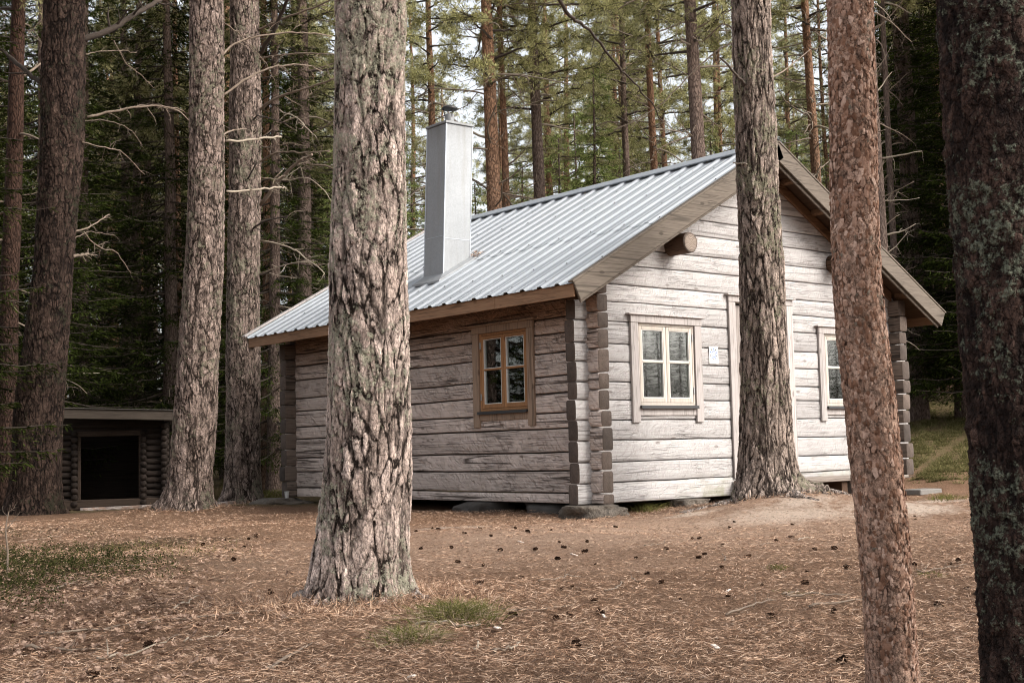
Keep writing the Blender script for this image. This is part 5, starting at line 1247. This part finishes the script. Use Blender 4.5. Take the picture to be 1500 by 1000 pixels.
chip(762, 791, .07, .03, .3, 7, 'pale flat flake on the needles below the side window')
# dry leaves and berry shrubs on the left
def region(n, fn, x0, x1, y0, y1, r=rs):
    px = r.uniform(x0, x1, n); py = r.uniform(y0, y1, n); keep = r.random(n) < fn(px, py); px, py = px[keep], py[keep]
    d = AF[None] + ((px-750)/FPX)[:, None]*AR - ((py-500)/FPX)[:, None]*AU
    ts = 3.0*1.012**np.arange(250); t = np.zeros(len(px)); done = np.zeros(len(px), bool)
    for k in range(len(ts)):
        P = CAM + ts[k]*d; hit = (~done) & (P[:, 2] < H(P[:, 0], P[:, 1])); t[hit] = ts[k]*.994; done |= hit
    P = (CAM + t[:, None]*d)[done]; z = H(P[:, 0], P[:, 1])
    return np.stack([P[:, 0], P[:, 1], z], -1)
mb = MB(); P = region(3600, lambda x, y: np.exp(-((x-160)/150)**2 - ((y-880)/48)**2) + .35*np.exp(-((x-60)/90)**2-((y-930)/50)**2) + .12*(x < 330), -60, 430, 770, 1010)
n = len(P); rr = rs; A = rr.random(n)*6.28; L = rr.uniform(.022, .055, n); T1_ = np.stack([np.cos(A), np.sin(A), rr.normal(size=n)*.35], -1); T1_ /= np.linalg.norm(T1_, axis=1)[:, None]
S = np.cross(T1_, [0, 0, 1]) + rr.normal(size=(n, 3))*.35; S /= np.linalg.norm(S, axis=1)[:, None]; Nn = np.cross(S, T1_)
for sgn in (-1, 1):      # two folded halves with a toothed outline
    prev = None; strip = []
    for u, w in ((0, .02), (.2, .34), (.38, .26), (.52, .42), (.7, .25), (.82, .28), (1, .02)):
        c = P + T1_*(L*(u-.5))[:, None] + Nn*(L*.35*(u-.5)**2)[:, None] + [0, 0, .022]; e = c + (S*sgn + Nn*.35)*(L*w)[:, None]; strip.append((c, e))
    for a, b in zip(strip[:-1], strip[1:]):
        V = np.stack([a[0], a[1], b[1], b[0]], 1).reshape(-1, 3); mb.add(V, np.arange(4*n).reshape(-1, 4))
lv = mb.build('dry_leaves', M['dryleaf'], smooth=False); tag(lv, 'dry curled brown leaves strewn over the ground at the lower left', 'leaves', kind='stuff')
mb = MB(); P = region(9000, lambda x, y: np.exp(-((x-120)/95)**2 - ((y-826)/17)**2) + .6*np.exp(-((x-20)/60)**2-((y-850)/35)**2), -80, 430, 760, 930)
n = len(P); m = 9; PP = np.repeat(P, m, 0) + rs.normal(size=(n*m, 3))*[.02, .02, 0]; PP[:, 2] += rs.uniform(.0, .085, n*m); D = rs.normal(size=(n*m, 3))*[1, 1, .5] + [0, 0, .35]
kites(mb, PP, D, rs.uniform(.012, .026, n*m), rs.uniform(.007, .012, n*m), jit=1.0)
blades(mb, P[:n//2], rs.normal(size=(n//2, 3))*[.4, .4, 0] + [0, 0, 1], rs.uniform(.05, .11, n//2), .003)
tag(mb.build('ground_cover', M['cover']), 'low dark green berry shrubs on the ground at the left', 'ground cover', kind='stuff')
def grass_patch(n, fn, box_, L, W, name, label, mats=('grass',), leanr=.45):
    mb = MB(); P = region(n, fn, *box_); n = len(P)
    if n == 0: return
    blades(mb, P - [0, 0, .004], rs.normal(size=(n, 3))*[leanr, leanr, 0] + [0, 0, 1], rs.uniform(*L, n), W)
    tag(mb.build(name, M[mats[0]]), label, 'grass', kind='stuff')
grass_patch(2600, lambda x, y: np.exp(-((x-235)/85)**2 - ((y-806)/8)**2), (60, 420, 780, 835), (.04, .10), .0035, 'short_grass', 'strip of short green grass among the leaves at the left')
# bank vegetation behind the right side of the cabin
def bankfn(x, y):
    path = np.exp(-((y-(690+ (x-1345)*-.75))/9)**2); return np.clip(1-1.1*path, 0, 1)*np.clip(.75+1.3*vn(x*.05, y*.1, 0, 5), .1, 1)
mb = MB(); P = region(34000, bankfn, 1320, 1450, 592, 706); n = len(P)
blades(mb, P - [0, 0, .01], rs.normal(size=(n, 3))*[.5, .5, 0] + [0, 0, 1], rs.uniform(.04, .12, n), .009); tag(mb.build('bank_grass', M['bank']), 'mossy grass on the bank behind the right side of the cabin', 'grass', kind='stuff')
mb = MB(); P = region(5000, lambda x, y: 1+0*x, 325, 425, 672, 735); n = len(P)
blades(mb, P - [0, 0, .01], rs.normal(size=(n, 3))*[.5, .5, 0] + [0, 0, 1], rs.uniform(.06, .18, n), .008); tag(mb.build('verge_grass', M['grass']), 'grass between the left trunks and the cabin corner', 'grass', kind='stuff')
# grass tufts
def tuft(px, py, wpx, n, L, label, dry=.35, name='grass_tuft', squash=1.5):
    c = ground_hit(px, py); dd = np.linalg.norm(c-CAM); s = wpx/FPX*dd/2; r = rs
    root = empty(name, tuple(c)); tag(root, label, 'grass tuft')
    for nm, mt, cnt, LL in (('leaves', 'grass', int(n*(1-dry)), L), ('dry_leaves', 'strawgrass', int(n*dry), L*.85)):
        g = r.normal(size=(cnt, 2))*s*.45; P = np.stack([g[:, 0]*1.0, g[:, 1]*1.0, np.zeros(cnt)], -1); P = P[:, 0:1]*np.array([[AR[0], AR[1], 0]]) + P[:, 1:2]*np.array([[AF[0], AF[1], 0]])*squash
        z = H(P[:, 0]+c[0], P[:, 1]+c[1]) - c[2]; P[:, 2] = z - .004
        D = np.stack([P[:, 0]/s*.5, P[:, 1]/s*.5, np.ones(cnt)], -1) + r.normal(size=(cnt, 3))*[.42, .42, .1]
        if nm == 'dry_leaves': D[:, 2] = .55; 
        mb = MB(); blades(mb, P, D, r.uniform(.4, 1.1, cnt)*LL, .0028 + .00025*dd*.6, r=r, bend=.5); mb.build(nm, M[mt], root)
tuft(672, 905, 105, 1900, .13, 'large green grass tuft at the foot of the thick lichened trunk', .5)
tuft(600, 935, 85, 1200, .10, 'smaller dry grass tuft below the thick lichened trunk', .7)
tuft(948, 750, 48, 260, .16, 'bright grass tuft under the gable beside the corner stone', .05)
tuft(1385, 732, 44, 260, .12, 'green grass tuft at the end of the grey slab', .05)
tuft(348+1000-1213, 833, 30, 0 or 60, .06, 'sparse green sprigs in front of the ridged trunk', .3) if False else None
tuft(1140, 832, 30, 160, .05, 'sparse green sprigs in front of the ridged trunk', .3)
tuft(1368, 845, 36, 200, .05, 'small mossy tuft right of the red pine foot', .2)
tuft(1165, 872, 40, 160, .04, 'thin yellowish tuft left of the red pine foot', .6)
# loose long needles heaped around the foot of the thick trunk
mb = MB()
for (bx, by, n, s) in ((b1[0], b1[1], 22000, .34), (b2[0], b2[1], 2500, .6), (b3[0], b3[1], 1800, .7), (b4[0], b4[1], 1800, .5)):
    a = rs.random(n)*2*PI; rd = (.20 + np.abs(rs.normal(size=n))*s) if s < .4 else (.3+np.abs(rs.normal(size=n))*s*.6); x = bx+np.cos(a)*rd; y = by+np.sin(a)*rd
    P = np.stack([x, y, H(x, y)+rs.random(n)*(.022 + .07*np.exp(-np.maximum(0, rd-.2)/.10)*(s < .4))], -1); D = rs.normal(size=(n, 3))*[1, 1, .42]; kites(mb, P, D, rs.uniform(.04, .085, n), rs.uniform(.002, .0034, n)*(1 if s < .4 else 2), jit=.6, mid=.5)
tag(mb.build('needle_heap', M['needles']), 'loose brown needles heaped around the feet of the trunks', 'needle litter', kind='stuff')
# a bare sapling at the left edge
mb = MB(); p = ground_hit(10, 842); qr = random.Random(9)
twiggy(mb, smooth_path([(0,0,0),(.005,0,.15),(-.01,0,.30),(.01,0,.42)], 10), np.linspace(.008, .004, 10), 6, 7, .5, qr, 0, 1, .2); tag(mb.build('bare_sapling', M['deadwood'], loc=p), 'small leafless sapling at the lower left edge', 'sapling')

# ================================================================== CAMERA AND LIGHT
from mathutils import Matrix
cd = bpy.data.cameras.new('camera'); cam = bpy.data.objects.new('camera', cd); COL.objects.link(cam)
cam.matrix_world = Matrix(((AR[0], AU[0], -AF[0], CAM[0]), (AR[1], AU[1], -AF[1], CAM[1]), (AR[2], AU[2], -AF[2], CAM[2]), (0, 0, 0, 1)))
cd.sensor_width = 36; cd.lens = FPX/1500*36; cd.clip_start = .1; cd.clip_end = 1500
cd.dof.use_dof = True; cd.dof.focus_distance = 13.5; cd.dof.aperture_fstop = 16
SC.camera = cam
sv = np.array([.40, -.78, .66]); sv = sv/np.linalg.norm(sv); elev = math.asin(sv[2]); az = math.atan2(sv[0], sv[1])
ld = bpy.data.lights.new('sun', 'SUN'); lo = bpy.data.objects.new('sun', ld); COL.objects.link(lo); ld.energy = 1.5; ld.angle = math.radians(34); ld.color = (1.0, .94, .85)
from mathutils import Vector
lo.rotation_euler = Vector(sv).to_track_quat('Z', 'Y').to_euler()
w = bpy.data.worlds.new('World'); SC.world = w; w.use_nodes = True; nt = w.node_tree; bg = nt.nodes['Background']
sky = nt.nodes.new('ShaderNodeTexSky'); sky.sky_type = 'NISHITA'; sky.sun_disc = False; sky.sun_elevation = elev; sky.sun_rotation = az; sky.air_density = 1.2; sky.dust_density = 4.5; sky.ozone_density = 1.0
hs = nt.nodes.new('ShaderNodeHueSaturation'); hs.inputs['Saturation'].default_value = .26; hs.inputs['Value'].default_value = 1.0
nt.links.new(sky.outputs[0], hs.inputs['Color']); nt.links.new(hs.outputs[0], bg.inputs[0]); bg.inputs[1].default_value = .135
SC.view_settings.view_transform = 'Standard'; SC.view_settings.look = 'None'; SC.view_settings.gamma = 1; SC.view_settings.exposure = 1.36
SC.cycles.pixel_filter_type = 'BLACKMAN_HARRIS'; SC.cycles.filter_width = 1.05
SC.cycles.max_bounces = 6; SC.cycles.diffuse_bounces = 3; SC.cycles.transparent_max_bounces = 8
